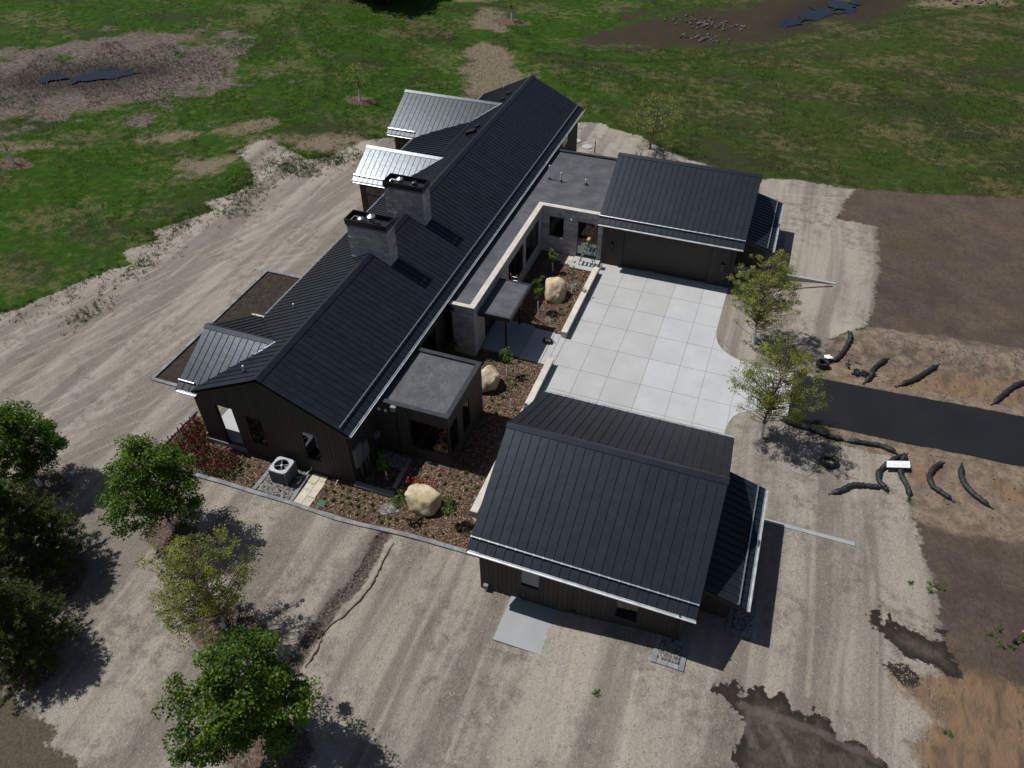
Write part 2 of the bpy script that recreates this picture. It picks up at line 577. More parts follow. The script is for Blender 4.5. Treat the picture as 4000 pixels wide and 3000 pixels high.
BERM = 0.72
CHANNEL = [(-8.54, -15.95), (-8.62, -16.33), (-8.51, -17.3), (-8.52, -18.54), (-8.88, -19.84), (-8.97, -20.99), (-9.02, -21.96), (-9.0, -23.2)]
FOLD = [(-7.95, -16.19), (-7.91, -17.58), (-7.86, -18.54), (-8.18, -19.93), (-8.65, -20.98), (-8.51, -21.57), (-8.52, -22.6)]
POND1 = [(-66.38, 20.44), (-65.19, 22.77), (-61.93, 25.22), (-58.61, 26.05), (-56.21, 26.24), (-57.78, 23.77), (-61.2, 20.72), (-64.18, 19.98)]
POND2 = [(1.52, 60.61), (2.02, 63.3), (4.03, 68.89), (6.24, 71.52), (10.37, 73.43), (10.15, 71.46), (8.2, 68.06), (5.52, 65.81), (3.54, 61.72)]

def height(X, Y):
    X = np.asarray(X, float); Y = np.asarray(Y, float)
    # south-east bank (held by the southern retaining wall along y = -9.9)
    side = BERM * sm(X, -1.5, 4.5) * (1 - 0.6 * sm(-Y, 20, 28)) * (1 - 0.5 * sm(X, 14, 20))
    past = sm(X, 11.0, 12.2)
    cut = np.where(Y < -9.9, 1.0, 0.0) * (1 - past) + sm(-Y, 6.5, 12.0) * past
    low = BERM * np.clip((X - 5.5) / 5.6, 0, 1) * sm(-Y, 5.5, 9.9) * (Y >= -9.9) * (1 - past)
    south = side * cut + low
    # north-east bank (held by the northern retaining wall along y = 10.0)
    side = BERM * sm(X, 0.5, 3.2) * (1 - sm(Y, 18, 26)) * (1 - 0.8 * sm(X, 11, 17))
    past = sm(X, 9.3, 10.5)
    cut = np.where(Y > 10.0, 1.0, 0.0) * (1 - past) + sm(Y, 6.0, 12.0) * past
    low = BERM * np.clip((X - 4.6) / 4.7, 0, 1) * sm(Y, 6.5, 10.0) * (Y <= 10.0) * (1 - past)
    north = side * cut + low
    north = north * (X > 3.1)
    h = south + north
    h = h - 0.16 * np.exp(-(dline(CHANNEL, X, Y) / 0.24) ** 2)
    h = h + 0.015 * np.exp(-(dline(FOLD, X, Y) / 0.16) ** 2)
    # spoil ridge beyond the road
    rid = dline([(11.0, 6.2), (14.0, 6.3), (17.0, 6.6), (22.0, 7.2)], X, Y)
    h = h + 0.35 * np.exp(-(rid / 1.0) ** 2)
    h = h - 0.35 * np.exp(-(((X - 11.15) / 0.45) ** 2 + ((Y - 3.95) / 0.28) ** 2) ** 2)
    for P in (POND1, POND2):
        h = h - 0.22 * sm(sdf(P, X, Y), -1.5, 1.2)
    # faint swells, only away from the buildings
    far = sm(np.hypot(X + 8, Y - 2), 26, 45)
    wet = 1 - sm(np.maximum(sdf(POND1, X, Y), sdf(POND2, X, Y)), -8, -1)
    h = h + far * wet * 0.22 * (np.sin(X * 0.21 + 1.3 * np.sin(Y * 0.13)) * np.sin(Y * 0.17 + 0.7))
    return h

def hz(x, y):
    return float(height(np.array([x]), np.array([y]))[0])
# ------------------------------------------------------------------ ground
STRAW = [(-38.2, -9.22), (-37.37, -8.42), (-37.08, -7.43), (-36.15, -5.12), (-35.26, -3.42), (-34.3, -2.13), (-35.9, -1.16), (-35.15, 0.02), (-34.6, 1.0), (-35.88, 1.73), (-33.99, 4.52), (-33.39, 5.6), (-34.76, 6.36), (-33.65, 8.23), (-32.94, 10.21), (-35.45, 12.79), (-37.64, 14.19), (-37.31, 15.66), (-36.47, 17.12), (-33.62, 15.83), (-31.3, 14.9), (-29.92, 15.82), (-28.69, 19.41), (-26.61, 20.85),
         (-24.0, 23.5), (-16.0, 26.0), (-12.88, 28.86), (-10.98, 29.53), (-9.49, 28.57), (-6.94, 28.03), (-5.02, 26.4), (-2.49, 25.11), (3.43, 23.32), (5.49, 24.25), (10.2, 24.2), (9.63, 21.98), (9.09, 18.2), (11.61, 17.97), (11.88, 14.16), (11.58, 7.57), (11.15, 6.49), (9.27, 5.24), (9.3, 1.6),
         (7.7, 1.6), (7.7, -2.4), (10.5, -3.2), (12.85, -3.26), (13.27, -3.59), (13.64, -6.17), (14.04, -9.23), (14.34, -11.04), (14.4, -13.72), (14.5, -16.9), (13.6, -18.7), (13.6, -60),
         (-13.0, -60), (-13.87, -28.46), (-15.7, -28.29), (-15.75, -27.69), (-17.34, -27.64), (-19.18, -27.18), (-24, -26), (-60, -26), (-60, -24), (-47.5, -26)]
MUD = [
    [(11.75, -13.0), (12.1, -12.8), (12.3, -13.4), (12.55, -12.9), (12.8, -13.45), (13.3, -13.25), (14.0, -13.55), (14.6, -13.5), (15.2, -15.0), (13.7, -14.75), (12.5, -14.35), (11.9, -13.85)],
    [(12.1, -14.75), (12.5, -14.95), (12.9, -15.25), (13.3, -15.1), (13.6, -15.3), (13.4, -15.9), (12.7, -15.7), (12.3, -15.4)],
    [(13.7, -13.0), (14.5, -12.95), (14.5, -13.15), (13.9, -13.15)],
    [(6.35, -18.55), (6.45, -17.95), (6.75, -18.1), (7.15, -17.8), (7.35, -18.25), (7.65, -18.5), (7.75, -17.75), (8.1, -17.65), (8.35, -17.95), (8.95, -17.65), (9.2, -18.2), (9.55, -18.0), (9.8, -18.6), (9.9, -17.65), (10.25, -18.0), (10.6, -18.35), (10.8, -18.9), (11.47, -18.55), (12.25, -19.05), (13.5, -20.0), (14.5, -24), (7.9, -24), (7.6, -20.75), (7.45, -20.14), (7.65, -19.2), (7.1, -18.7)],
]
SAND = [[(12.35, -15.0), (12.9, -15.3), (13.6, -15.2), (15.2, -14.4), (18, -14.6), (30, -17), (30, -40), (13.3, -40), (13.45, -18.7), (13.15, -17.7), (14.3, -17.0), (13.3, -16.5), (12.5, -15.8)],
        [(12.6, 2.2), (16, 2.6), (25, 3.6), (25, 5.2), (15.5, 4.4), (13.0, 3.6)],
        [(13.9, -3.2), (15.2, -3.1), (15.0, -4.3), (14.0, -4.4)], [(17.0, -3.2), (22, -2.8), (22, -4.6), (17.6, -4.4)]]
ROADSIDE = [[(9.1, 1.4), (30, 2.6), (30, 8.2), (20, 7.9), (13.5, 7.2), (11.5, 6.8), (11.1, 6.4), (9.2, 5.2)],
            [(9.5, -2.0), (30, -1.2), (30, -7.5), (18, -6.6), (15.0, -7.2), (13.7, -6.8), (13.2, -3.4), (10.5, -3.1)]]
DIRT = [[(9.2, 24.2), (15.39, 25.48), (21.92, 26.89), (60, 33), (60, 2), (11, 2), (11.3, 7.4), (9.0, 17)],
        [(13.2, -6.2), (60, -6.2), (60, -60), (13, -60)],
        [(-17.19, 51.3), (-14.1, 59.02), (-5.99, 64.51), (-1.29, 69.89), (13.85, 77.11), (14.33, 71.53), (9.36, 66.27), (4.71, 60.5), (-1.87, 53.56), (-9.88, 49.3), (-18.76, 46.94), (-19.87, 48.05)],
        [(-13.5, -27.5), (-60, -24.5), (-60, -60), (-12, -60)]]
MARSH = [[(-95, 14), (-85, 24), (-73.08, 25.7), (-71.0, 28.74), (-65.78, 34.42), (-60.45, 37.07), (-55.44, 35.67), (-48.97, 31.43), (-45.82, 29.23), (-47.48, 23.75), (-50.68, 19.22), (-55.76, 15.82), (-61.89, 13.13), (-72, 8)]]
DRY = [[(-28.7, 42.74), (-27.18, 44.37), (-24.2, 42.69), (-22.05, 38.84), (-20.48, 36.99), (-21.21, 31.82), (-23.94, 30.86), (-26.9, 36.17)],
       [(-32.51, 53.53), (-32.28, 55.66), (-28.86, 54.13), (-26.78, 48.56), (-30.67, 49.03)],
       [(-38.5, 14.2), (-36.8, 17.5), (-33, 19.5), (-29.5, 20.2), (-28.8, 17.5), (-33, 16.0), (-36.5, 17.3)],
       [(-40.5, 11.5), (-37.5, 13.8), (-36, 12.2), (-38.5, 9.8)],
       [(-48, 62), (-36, 66), (-30, 61), (-36, 57), (-46, 58)],
       [(14, 72), (20, 80), (28, 82), (26, 78), (18, 73.5)],
       [(-47, 13.4), (-38.5, 19.5), (-38.0, 18.6), (-46.5, 12.6)], [(-62, 5.0), (-50, 12), (-49.5, 11), (-61, 4.0)]]
TRACKS = [[(-27.01, 44.44), (-20.99, 43.28), (-15.54, 43.62), (-10.51, 45.12), (-3.91, 48.71), (0.74, 52.82), (5.11, 56.74), (9.62, 62.2), (18.17, 70.62), (27.24, 75.98), (60, 92)],
          [(-60, 66), (-50.59, 45.52), (-44.99, 37.8), (-39.74, 32.65), (-36.74, 27.52), (-36.16, 23.25), (-42.42, 16.95), (-46.42, 14.08), (-56.26, 7.82), (-80, -6)]]
SEAMS = [[(10.84, -3.83), (11.61, -9.6), (11.99, -13.02), (12.04, -19.2), (12.0, -26)], [(1.1, -17.52), (1.54, -22.88), (1.9, -28)], [(3.63, -18.74), (3.86, -22.12), (4.1, -27)], [(7.55, -14.2), (7.68, -20.64)], [(9.3, -8.3), (9.59, -13.89), (9.7, -17.5)],
         [(-15.1, -17.0), (-14.2, -29)], [(-18.3, -16.5), (-17.0, -27.4)], [(-5.2, -15.8), (-4.6, -28)], [(-2.3, -19.2), (-1.6, -28)],
         [(3.9, 6.5), (3.7, 20.5), (11.0, 22.2)]]
DRIVE = [(-4.83, 7.5), (-4.83, 8.40), (3.18, 8.40), (3.18, 3.75), (3.25, 3.2), (3.42, 2.7), (3.7, 2.28), (4.1, 1.92), (4.6, 1.66), (5.2, 1.52), (5.9, 1.47), (7.75, 1.45), (7.75, -2.05), (6.2, -2.2), (5.75, -2.4), (5.35, -2.68), (5.08, -3.1), (4.93, -3.6), (4.88, -4.3), (4.88, -8.4), (-4.95, -8.4)]
DRIVE = [(-4.95, 8.40), (3.18, 8.40)] + DRIVE[3:]
ROAD_N = [(7.75, 1.45), (8.71, 1.55), (10.96, 1.64), (14.07, 1.78), (19.23, 2.06), (40, 3.2), (70, 4.9)]
ROAD_S = [(7.75, -2.05), (8.05, -2.2), (9.88, -2.14), (12.84, -2.01), (15.69, -1.9), (18.82, -1.72), (40, -0.6), (70, 1.1)]
def ragged(pts, amp, step=0.35):
    out = []
    for (x0, y0), (x1, y1) in zip(pts[:-1], pts[1:]):
        k = max(1, int(min(math.hypot(x1 - x0, y1 - y0), 30) / step))
        out += [(x0 + (x1 - x0) * i / k, y0 + (y1 - y0) * i / k + (random.uniform(-amp, amp) if i else 0)) for i in range(k)]
    return out + [pts[-1]]
ROAD = ragged(ROAD_N, 0.035) + ragged(ROAD_S, 0.05)[::-1]
YARD_N = [(-9.25, 0.52), (-9.25, 8.5), (-5.3, 8.5), (-5.3, 0.35), (-7.0, 0.5)]
YARD_S = [(-11.05, -7.0), (-11.05, -3.15), (-9.3, -3.15), (-9.3, -2.4), (-5.3, -2.45), (-5.3, -13.62), (-4.9, -13.9), (-3.6, -15.5), (-18.9, -15.8), (-21.4, -15.1), (-21.5, -12.5), (-19.45, -12.2), (-19.4, -13.7), (-11.1, -13.7), (-11.1, -11.3), (-7.3, -11.3), (-7.25, -7.1)]
WEST_BED = [(-25.25, -10.85), (-25.25, 0.1), (-18.7, 0.1), (-18.7, -10.85)]

def axis(parts):
    out = []
    for a, b, n in parts:
        out += list(np.linspace(a, b, n, endpoint=False))
    return np.array(out + [parts[-1][1]])

gx = axis([(-700, -160, 10), (-160, -92, 14), (-92, -41, 64), (-41, 24, 300), (24, 40, 20), (40, 120, 16), (120, 700, 10)])
gy = axis([(-700, -60, 10), (-60, -34, 14), (-34, 32, 310), (32, 86, 90), (86, 160, 16), (160, 700, 10)])
GX, GY = np.meshgrid(gx, gy)

def union(polys):
    d = sdf(polys[0], GX, GY)
    for p in polys[1:]:
        d = np.maximum(d, sdf(p, GX, GY))
    return d

paved = union([DRIVE, ROAD, YARD_N, YARD_S, WEST_BED, [(-9.3, -2.5), (-9.3, 0.55), (-4.9, 0.4), (-4.9, -2.5)]])
GZ = height(GX, GY)
near = np.clip(1 - np.hypot(GX + 8, GY) / 60, 0, 1)
GZ = GZ + near * 0.012 * RNG.standard_normal(GX.shape) * (paved < -0.1)
GZ = np.where(paved > 0.12, -0.07, np.where(paved > -0.15, GZ - 0.02, GZ))

nx, ny = len(gx), len(gy)
ii = np.arange(nx * ny).reshape(ny, nx)
GF = np.stack([ii[:-1, :-1], ii[:-1, 1:], ii[1:, 1:], ii[1:, :-1]], -1).reshape(-1, 4)

def ground_mat():
    t = NT('ground')
    p = t.pos()
    xyz = t.sep(p)
    edge = t.math('SUBTRACT', t.noise(p, 1.1, 6, 0.65), 0.5)
    edge_f = t.math('SUBTRACT', t.noise(p, 4.5, 4, 0.7), 0.5)
    edge_b = t.math('SUBTRACT', t.noise(p, 0.22, 5, 0.6), 0.5)
    def mask(name, amp, w, ampf=0.0, ampb=0.0):
        s = t.math('ADD', t.attr(name), t.math('MULTIPLY', edge, amp))
        if ampf:
            s = t.math('ADD', s, t.math('MULTIPLY', edge_f, ampf))
        if ampb:
            s = t.math('ADD', s, t.math('MULTIPLY', edge_b, ampb))
        return t.mr(s, -w, w)
    # meadow grass
    n1 = t.noise(t.map(p, (0.75, 1.25, 1), (0, 0, 0.3)), 0.15, 6, 0.65)
    n2 = t.noise(p, 1.3, 5, 0.7)
    n3 = t.noise(p, 9.0, 4, 0.7)
    g = t.mix(t.mr(n2, 0.32, 0.68), (0.0137, 0.0364, 0.0021), (0.0320, 0.0787, 0.0042))
    g = t.mix(t.math('MULTIPLY', t.mr(n3, 0.42, 0.72), 0.75), g, (0.0473, 0.1033, 0.0063))
    g = t.mix(t.mr(n3, 0.25, 0.42, 0.7, 0.0), g, (0.0091, 0.0217, 0.0025))
    dull = t.mr(xyz[0], -24, 4)
    g2 = t.mix(t.mr(n2, 0.3, 0.7), (0.0269, 0.0352, 0.0087), (0.0521, 0.0651, 0.0161))
    g2 = t.mix(t.math('MULTIPLY', t.mr(n3, 0.5, 0.75), 0.6), g2, (0.1008, 0.1100, 0.0341))
    g = t.mix(t.math('MULTIPLY', dull, t.mr(n1, 0.3, 0.6, 0.4, 1.0)), g, g2)
    g = t.mix(t.mr(t.noise(t.map(p, (0.8, 1.2, 1), (0, 0, -0.4)), 0.11, 6, 0.65), 0.50, 0.62, 0.0, 0.75), g, t.mix(t.mr(n3, 0.35, 0.65), (0.017, 0.02, 0.008), (0.05, 0.05, 0.024)))
    deadm = t.mr(t.math('ADD', t.math('MULTIPLY', n1, 0.6), t.math('MULTIPLY', n2, 0.45)), 0.525, 0.63)
    deadm = t.math('MULTIPLY', deadm, t.mr(n3, 0.3, 0.6, 0.3, 1.0))
    dead = t.mix(t.mr(n3, 0.3, 0.7), (0.0714, 0.0616, 0.0260), (0.1680, 0.1452, 0.0682))
    c = t.mix(t.math('MULTIPLY', deadm, 0.85), g, dead)
    yel = t.math('MULTIPLY', t.mr(t.noise(p, 14, 2), 0.7, 0.76), t.mr(t.noise(p, 0.22, 3), 0.52, 0.62))
    c = t.mix(t.math('MULTIPLY', yel, 0.7), c, (0.2184, 0.1936, 0.0062))
    # mown wheel tracks
    tr = t.mr(t.math('ADD', t.attr('track'), t.math('MULTIPLY', edge, 0.9)), 0.1, 0.5, 1.0, 0.0)
    c = t.mix(t.math('MULTIPLY', tr, 0.5), c, (0.014, 0.028, 0.006))
    c = t.mix(t.mr(t.math('ABSOLUTE', t.math('SUBTRACT', t.math('ADD', t.attr('track'), t.math('MULTIPLY', edge, 0.9)), 1.1)), 0.05, 0.3, 0.16, 0.0), c, (0.12, 0.11, 0.05))
    # dry grass
    dry = t.mix(t.mr(t.noise(t.map(p, (1, 2.5, 1)), 3.5, 5, 0.75), 0.3, 0.7), (0.12, 0.092, 0.058), (0.25, 0.20, 0.135))
    dm = t.math('MULTIPLY', mask('dry', 3.5, 0.7, 1.6, 7.0), t.mr(n3, 0.3, 0.5, 0.45, 1.0))
    c = t.mix(dm, c, dry)
    # marsh
    ms = t.noise(t.map(p, (1.0, 1.9, 1)), 2.2, 6, 0.75, 0.4)
    mcol = t.mix(t.mr(ms, 0.36, 0.64), (0.055, 0.043, 0.035), (0.2, 0.165, 0.135))
    mcol = t.mix(t.mr(t.noise(p, 0.35, 4), 0.52, 0.7, 0, 0.6), mcol, (0.085, 0.065, 0.052))
    wetp = t.mr(t.math('ADD', t.attr('pond'), t.math('MULTIPLY', edge, 4.0)), -4.5, 0.5)
    mcol = t.mix(t.math('MULTIPLY', wetp, 0.85), mcol, (0.035, 0.028, 0.024))
    c = t.mix(mask('marsh', 7.0, 1.6, 4.0, 34.0), c, mcol)
    # bare soil
    dn = t.noise(p, 0.55, 6, 0.65)
    dc = t.mix(t.mr(dn, 0.3, 0.7), (0.0871, 0.0636, 0.0503), (0.1328, 0.0976, 0.0770))
    dc = t.mix(t.mr(t.noise(p, 18, 3), 0.55, 0.8, 0, 0.6), dc, (0.0639, 0.0473, 0.0378))
    dc = t.mix(t.mr(t.noise(p, 0.25, 4), 0.5, 0.7, 0, 0.5), dc, (0.1435, 0.1013, 0.0608))
    dc = t.mix(t.mr(t.voronoi(p, 3.2), 0.04, 0.085, 0.8, 0.0), dc, (0.2341, 0.1701, 0.1253))
    dc = t.mix(t.mr(t.noise(p, 4.0, 6, 0.8), 0.42, 0.62, 0, 0.55), dc, (0.0514, 0.0403, 0.0350))
    dc = t.mix(t.mr(t.noise(p, 1.2, 6, 0.75), 0.52, 0.7, 0, 0.5), dc, (0.1235, 0.0960, 0.0758))
    dgreen = t.math('MULTIPLY', t.mr(t.noise(p, 0.33, 4), 0.55, 0.68), t.mr(n3, 0.45, 0.6))
    dc = t.mix(t.math('MULTIPLY', dgreen, t.mr(xyz[1], 5, 20, 0.0, 0.8)), dc, (0.0747, 0.0710, 0.0197))
    farN = t.mr(xyz[1], 35, 40)
    dc = t.mix(t.math('MULTIPLY', farN, 0.8), dc, (0.0373, 0.0251, 0.0181))
    dc = t.mix(t.math('MULTIPLY', farN, t.mr(n2, 0.5, 0.62)), dc, (0.0291, 0.0406, 0.0083))
    dc = t.mix(t.math('MULTIPLY', t.mr(t.attr('pond'), -4, 0), 0.6), dc, (0.0296, 0.0231, 0.0194))
    dm2 = t.mix(farN, mask('dirt', 1.4, 0.12, 0.5), mask('dirt', 5.0, 1.2, 2.5, 16.0))
    dc = t.mix(t.math('MULTIPLY', t.mr(xyz[0], -10, -6, 0.6, 0.0), t.mr(xyz[1], -20, -18, 1.0, 0.0)), dc, t.mix(t.mr(n3, 0.35, 0.65), (0.07, 0.066, 0.034), (0.14, 0.12, 0.08)))
    c = t.mix(dm2, c, dc)
    # sandy roadside
    rn = t.noise(p, 1.6, 6, 0.7)
    rc = t.mix(t.mr(rn, 0.34, 0.66), (0.1465, 0.1106, 0.0822), (0.2861, 0.2144, 0.1574))
    rc = t.mix(t.mr(t.noise(p, 6, 5, 0.75), 0.52, 0.66, 0, 0.75), rc, (0.0888, 0.0679, 0.0545))
    rc = t.mix(t.math('MULTIPLY', t.mr(xyz[1], 3.2, 4.2), t.mr(t.noise(p, 1.4, 6, 0.75), 0.42, 0.6, 0.0, 0.75)), rc, (0.085, 0.07, 0.058))
    rc = t.mix(t.math('MULTIPLY', t.mr(t.math('ABSOLUTE', t.math('SUBTRACT', xyz[1], 6.3)), 0.2, 0.9, 0.7, 0.0), t.mr(t.noise(p, 2.6, 5, 0.75), 0.42, 0.58)), rc, (0.27, 0.225, 0.17))
    c = t.mix(mask('roadside', 1.2, 0.25, 0.5), c, rc)
    # straw blanket
    wv = t.noise(p, 0.12, 2, 0.5, col=True)
    sp = t.n.new('ShaderNodeVectorMath'); sp.operation = 'MULTIPLY_ADD'
    t.link(wv, sp.inputs[0]); sp.inputs[1].default_value = (0.9, 0.9, 0); t.link(p, sp.inputs[2])
    sv = sp.outputs[0]
    strip = t.noise(t.map(sv, (1.0, 0.05, 0), (0, 0, 0.07)), 0.62, 3, 0.6)
    strip2 = t.noise(t.map(sv, (1.0, 0.03, 0), (0, 0, 0.07)), 3.2, 3, 0.6)
    sw = t.mix(t.mr(strip, 0.40, 0.58), (0.2147, 0.1871, 0.1563), (0.3792, 0.3333, 0.2774))
    sw = t.mix(t.mr(strip2, 0.5, 0.7, 0, 0.3), sw, (0.2154, 0.1871, 0.1611))
    blot = t.math('MULTIPLY', t.mr(t.noise(sv, 1.5, 6, 0.75), 0.42, 0.66), t.mr(t.noise(sv, 0.28, 3), 0.40, 0.58))
    sw = t.mix(t.math('MULTIPLY', blot, 0.85), sw, (0.1452, 0.1244, 0.1067))
    fib = t.noise(t.map(p, (1, 1, 1), (0, 0, 0.4)), 19, 4, 0.8, 1.2)
    sw = t.mix(t.mr(fib, 0.52, 0.68, 0, 0.5), sw, (0.5316, 0.4776, 0.4154))
    sw = t.mix(t.mr(fib, 0.34, 0.48, 0.6, 0.0), sw, (0.1452, 0.1194, 0.0973))
    west = t.mr(xyz[0], -24, -20, 1.0, 0.0)
    wt = t.noise(t.map(p, (1.0, 0.05, 0), (0, 0, -0.34)), 1.0, 4, 0.65)
    sw = t.mix(t.math('MULTIPLY', west, t.mr(wt, 0.45, 0.65, 0, 0.5)), sw, (0.2530, 0.2189, 0.1915))
    sw = t.mix(t.math('MULTIPLY', west, t.mr(wt, 0.34, 0.44, 0.35, 0)), sw, (0.4556, 0.4079, 0.3548))
    sw = t.mix(t.mr(t.attr('seam'), 0.04, 0.17, 0.4, 0.0), sw, (0.4803, 0.4269, 0.3349))
    sw = t.mix(t.math('MULTIPLY', t.mr(t.attr('marshdist'), -2.0, 0.0), 0.0), sw, dead)
    rutd = t.math('ADD', t.attr('rut'), t.math('MULTIPLY', edge_f, 0.22))
    sw = t.mix(t.math('MULTIPLY', t.mr(rutd, 0.06, 0.26, 0.4, 0.0), t.mr(t.noise(p, 0.5, 3), 0.35, 0.55)), sw, (0.2059, 0.1791, 0.1516))
    sw = t.mix(t.math('MULTIPLY', t.mr(t.math('ABSOLUTE', t.math('SUBTRACT', rutd, 0.42)), 0.03, 0.11, 0.3, 0.0), t.mr(t.noise(p, 0.5, 3), 0.35, 0.55)), sw, (0.4735, 0.4179, 0.3521))
    sgreen = t.math('MULTIPLY', t.mr(t.attr('straw'), 0.0, 4.0, 1.0, 0.0), t.mr(t.noise(p, 2.2, 5, 0.75), 0.57, 0.66))
    sgreen = t.math('MULTIPLY', sgreen, t.math('MULTIPLY', west, 0.8))
    sw = t.mix(sgreen, sw, (0.045, 0.075, 0.016))
    sm_ = mask('straw', 0.9, 0.10, 0.9)
    c = t.mix(sm_, c, sw)
    # washed-out sand and wet soil
    sn = t.noise(t.map(p, (1, 1, 1), (0, 0, 0.9)), 0.5, 5, 0.6)
    flow = t.noise(t.map(p, (1.7, 0.6, 1), (0, 0, 0.85)), 0.8, 6, 0.65, 0.9)
    sc = t.mix(t.mr(flow, 0.34, 0.62), (0.13, 0.092, 0.064), (0.255, 0.165, 0.098))
    sc = t.mix(t.mr(flow, 0.58, 0.66, 0, 0.8), sc, (0.085, 0.066, 0.055))
    c = t.mix(t.math('MULTIPLY', mask('sand', 1.8, 0.3, 0.8), t.mr(sn, 0.28, 0.5, 0.6, 1.0)), c, sc)
    rill = t.noise(t.map(p, (1.5, 0.5, 1), (0, 0, 0.75)), 0.8, 5, 0.65, 1.0)
    mc = t.mix(t.mr(t.noise(p, 2.5, 6, 0.75), 0.35, 0.65), (0.052, 0.041, 0.033), (0.098, 0.078, 0.062))
    mc = t.mix(t.mr(t.math('ABSOLUTE', t.math('SUBTRACT', rill, 0.5)), 0.0, 0.022, 0.5, 0.0), mc, (0.16, 0.128, 0.10))
    mc = t.mix(t.mr(t.math('ADD', t.attr('mud'), t.math('MULTIPLY', edge, 0.8)), 0.1, 0.6, 0.9, 0.0), mc, (0.028, 0.022, 0.017))
    mc = t.mix(t.mr(t.math('ADD', t.attr('stream'), t.math('MULTIPLY', edge_f, 0.3)), 0.06, 0.24, 0.4, 0.0), mc, (0.20, 0.165, 0.13))
    mm = mask('mud', 0.9, 0.03, 0.75)
    c = t.mix(mm, c, mc)
    # eroded channel
    ch = t.mr(t.math('ADD', t.attr('channel'), t.math('MULTIPLY', edge_f, 0.45)), 0.24, 0.42, 1.0, 0.0)
    c = t.mix(t.math('MULTIPLY', ch, t.math('SUBTRACT', 1.0, 0.0)), c, t.mix(t.mr(n3, 0.35, 0.65), (0.05, 0.04, 0.034), (0.13, 0.108, 0.094)))
    # mulch rings and spilled mulch
    mu = t.mix(t.mr(t.noise(p, 7, 5, 0.75), 0.35, 0.65), (0.06, 0.038, 0.028), (0.19, 0.128, 0.098))
    c = t.mix(mask('ring', 0.5, 0.12, 0.4), c, mu)
    hb = t.math('ADD', t.math('MULTIPLY', fib, 0.5), t.math('ADD', n3, t.math('MULTIPLY', n2, 0.8)))
    t.bump(hb, 0.85, 0.10)
    t.put(t.b.inputs['Roughness'], t.mix(mm, (0.95,) * 3, (0.6,) * 3))
    M['ground'] = t.fin(c, 0.95, 0.0, 0.12)
ground_mat()

RINGS = [(-32.86, 26.6, 1.55, 0.95), (-52.93, 6.17, 1.6, 1.0), (-27.4, 52.3, 2.4, 1.2),
         (-17.5, -19.2, 1.3, 0.9), (-12.3, -22.3, 1.7, 1.1), (-8.2, -25.6, 1.7, 1.2), (-25.0, -19.0, 1.4, 0.9), (-21.0, -22.8, 1.6, 1.4), (-18.9, -26.2, 1.4, 1.0)]
ground = mesh_np('ground', np.stack([GX, GY, GZ], -1).reshape(-1, 3), GF, ['ground'], smooth=True)
tag(ground, kind='structure')
ring = np.full(GX.shape, -99.0)
for (x, y, a, b) in RINGS:
    r = np.hypot((GX - x) / a, (GY - y) / b)
    ring = np.maximum(ring, (1 - r) * min(a, b))
straw_sd = sdf(STRAW, GX, GY)
mud_sd = union(MUD)
RUTS = [[(-33.3, -13.8), (-31.4, -8.5), (-29.1, -2.3), (-27.0, 1.3), (-24.1, 3.4)], [(-34.6, -12.7), (-32.2, -7.4), (-30.1, -0.8), (-27.6, 4.2), (-25.6, 11.4)], [(-35.9, -11.4), (-32.9, -4.4), (-30.5, 1.2), (-27.5, 8.3), (-26.4, 14.9)], [(-29.0, -19.5), (-26.6, -15.6), (-24.6, -12.6), (-23.6, -9.0)], [(-31.0, -18.3), (-28.2, -13.0), (-26.2, -6.8), (-26.0, 0.0)]]
STREAM = [[(7.39, -18.69), (8.14, -18.69), (8.88, -18.68), (10.09, -18.7), (11.27, -18.85), (12.25, -18.98)], [(8.2, -18.66), (8.55, -19.0), (8.96, -19.44), (9.31, -20.06)], [(7.79, -18.82), (7.74, -19.43), (8.05, -19.96)]]
fields = dict(stream=np.min([dline(q, GX, GY) for q in STREAM], axis=0), pond=union([POND1, POND2]), rut=np.min([dline([(x + o_, y - o_ * 0.4) for x, y in q], GX, GY) for q in RUTS for o_ in (0.0, 1.6)], axis=0), straw=straw_sd, dirt=union(DIRT), roadside=union(ROADSIDE), sand=union(SAND), mud=mud_sd, marsh=union(MARSH), dry=union(DRY),
              track=np.minimum(dline(TRACKS[0], GX, GY), dline(TRACKS[1], GX, GY)), channel=dline(CHANNEL, GX, GY), ring=ring,
              seam=np.min([dline(s, GX, GY) for s in SEAMS], axis=0), marshdist=union(MARSH))
for k, v in fields.items():
    a = ground.data.attributes.new(k, 'FLOAT', 'POINT')
    a.data.foreach_set('value', np.clip(v, -50, 50).ravel().astype(np.float32))

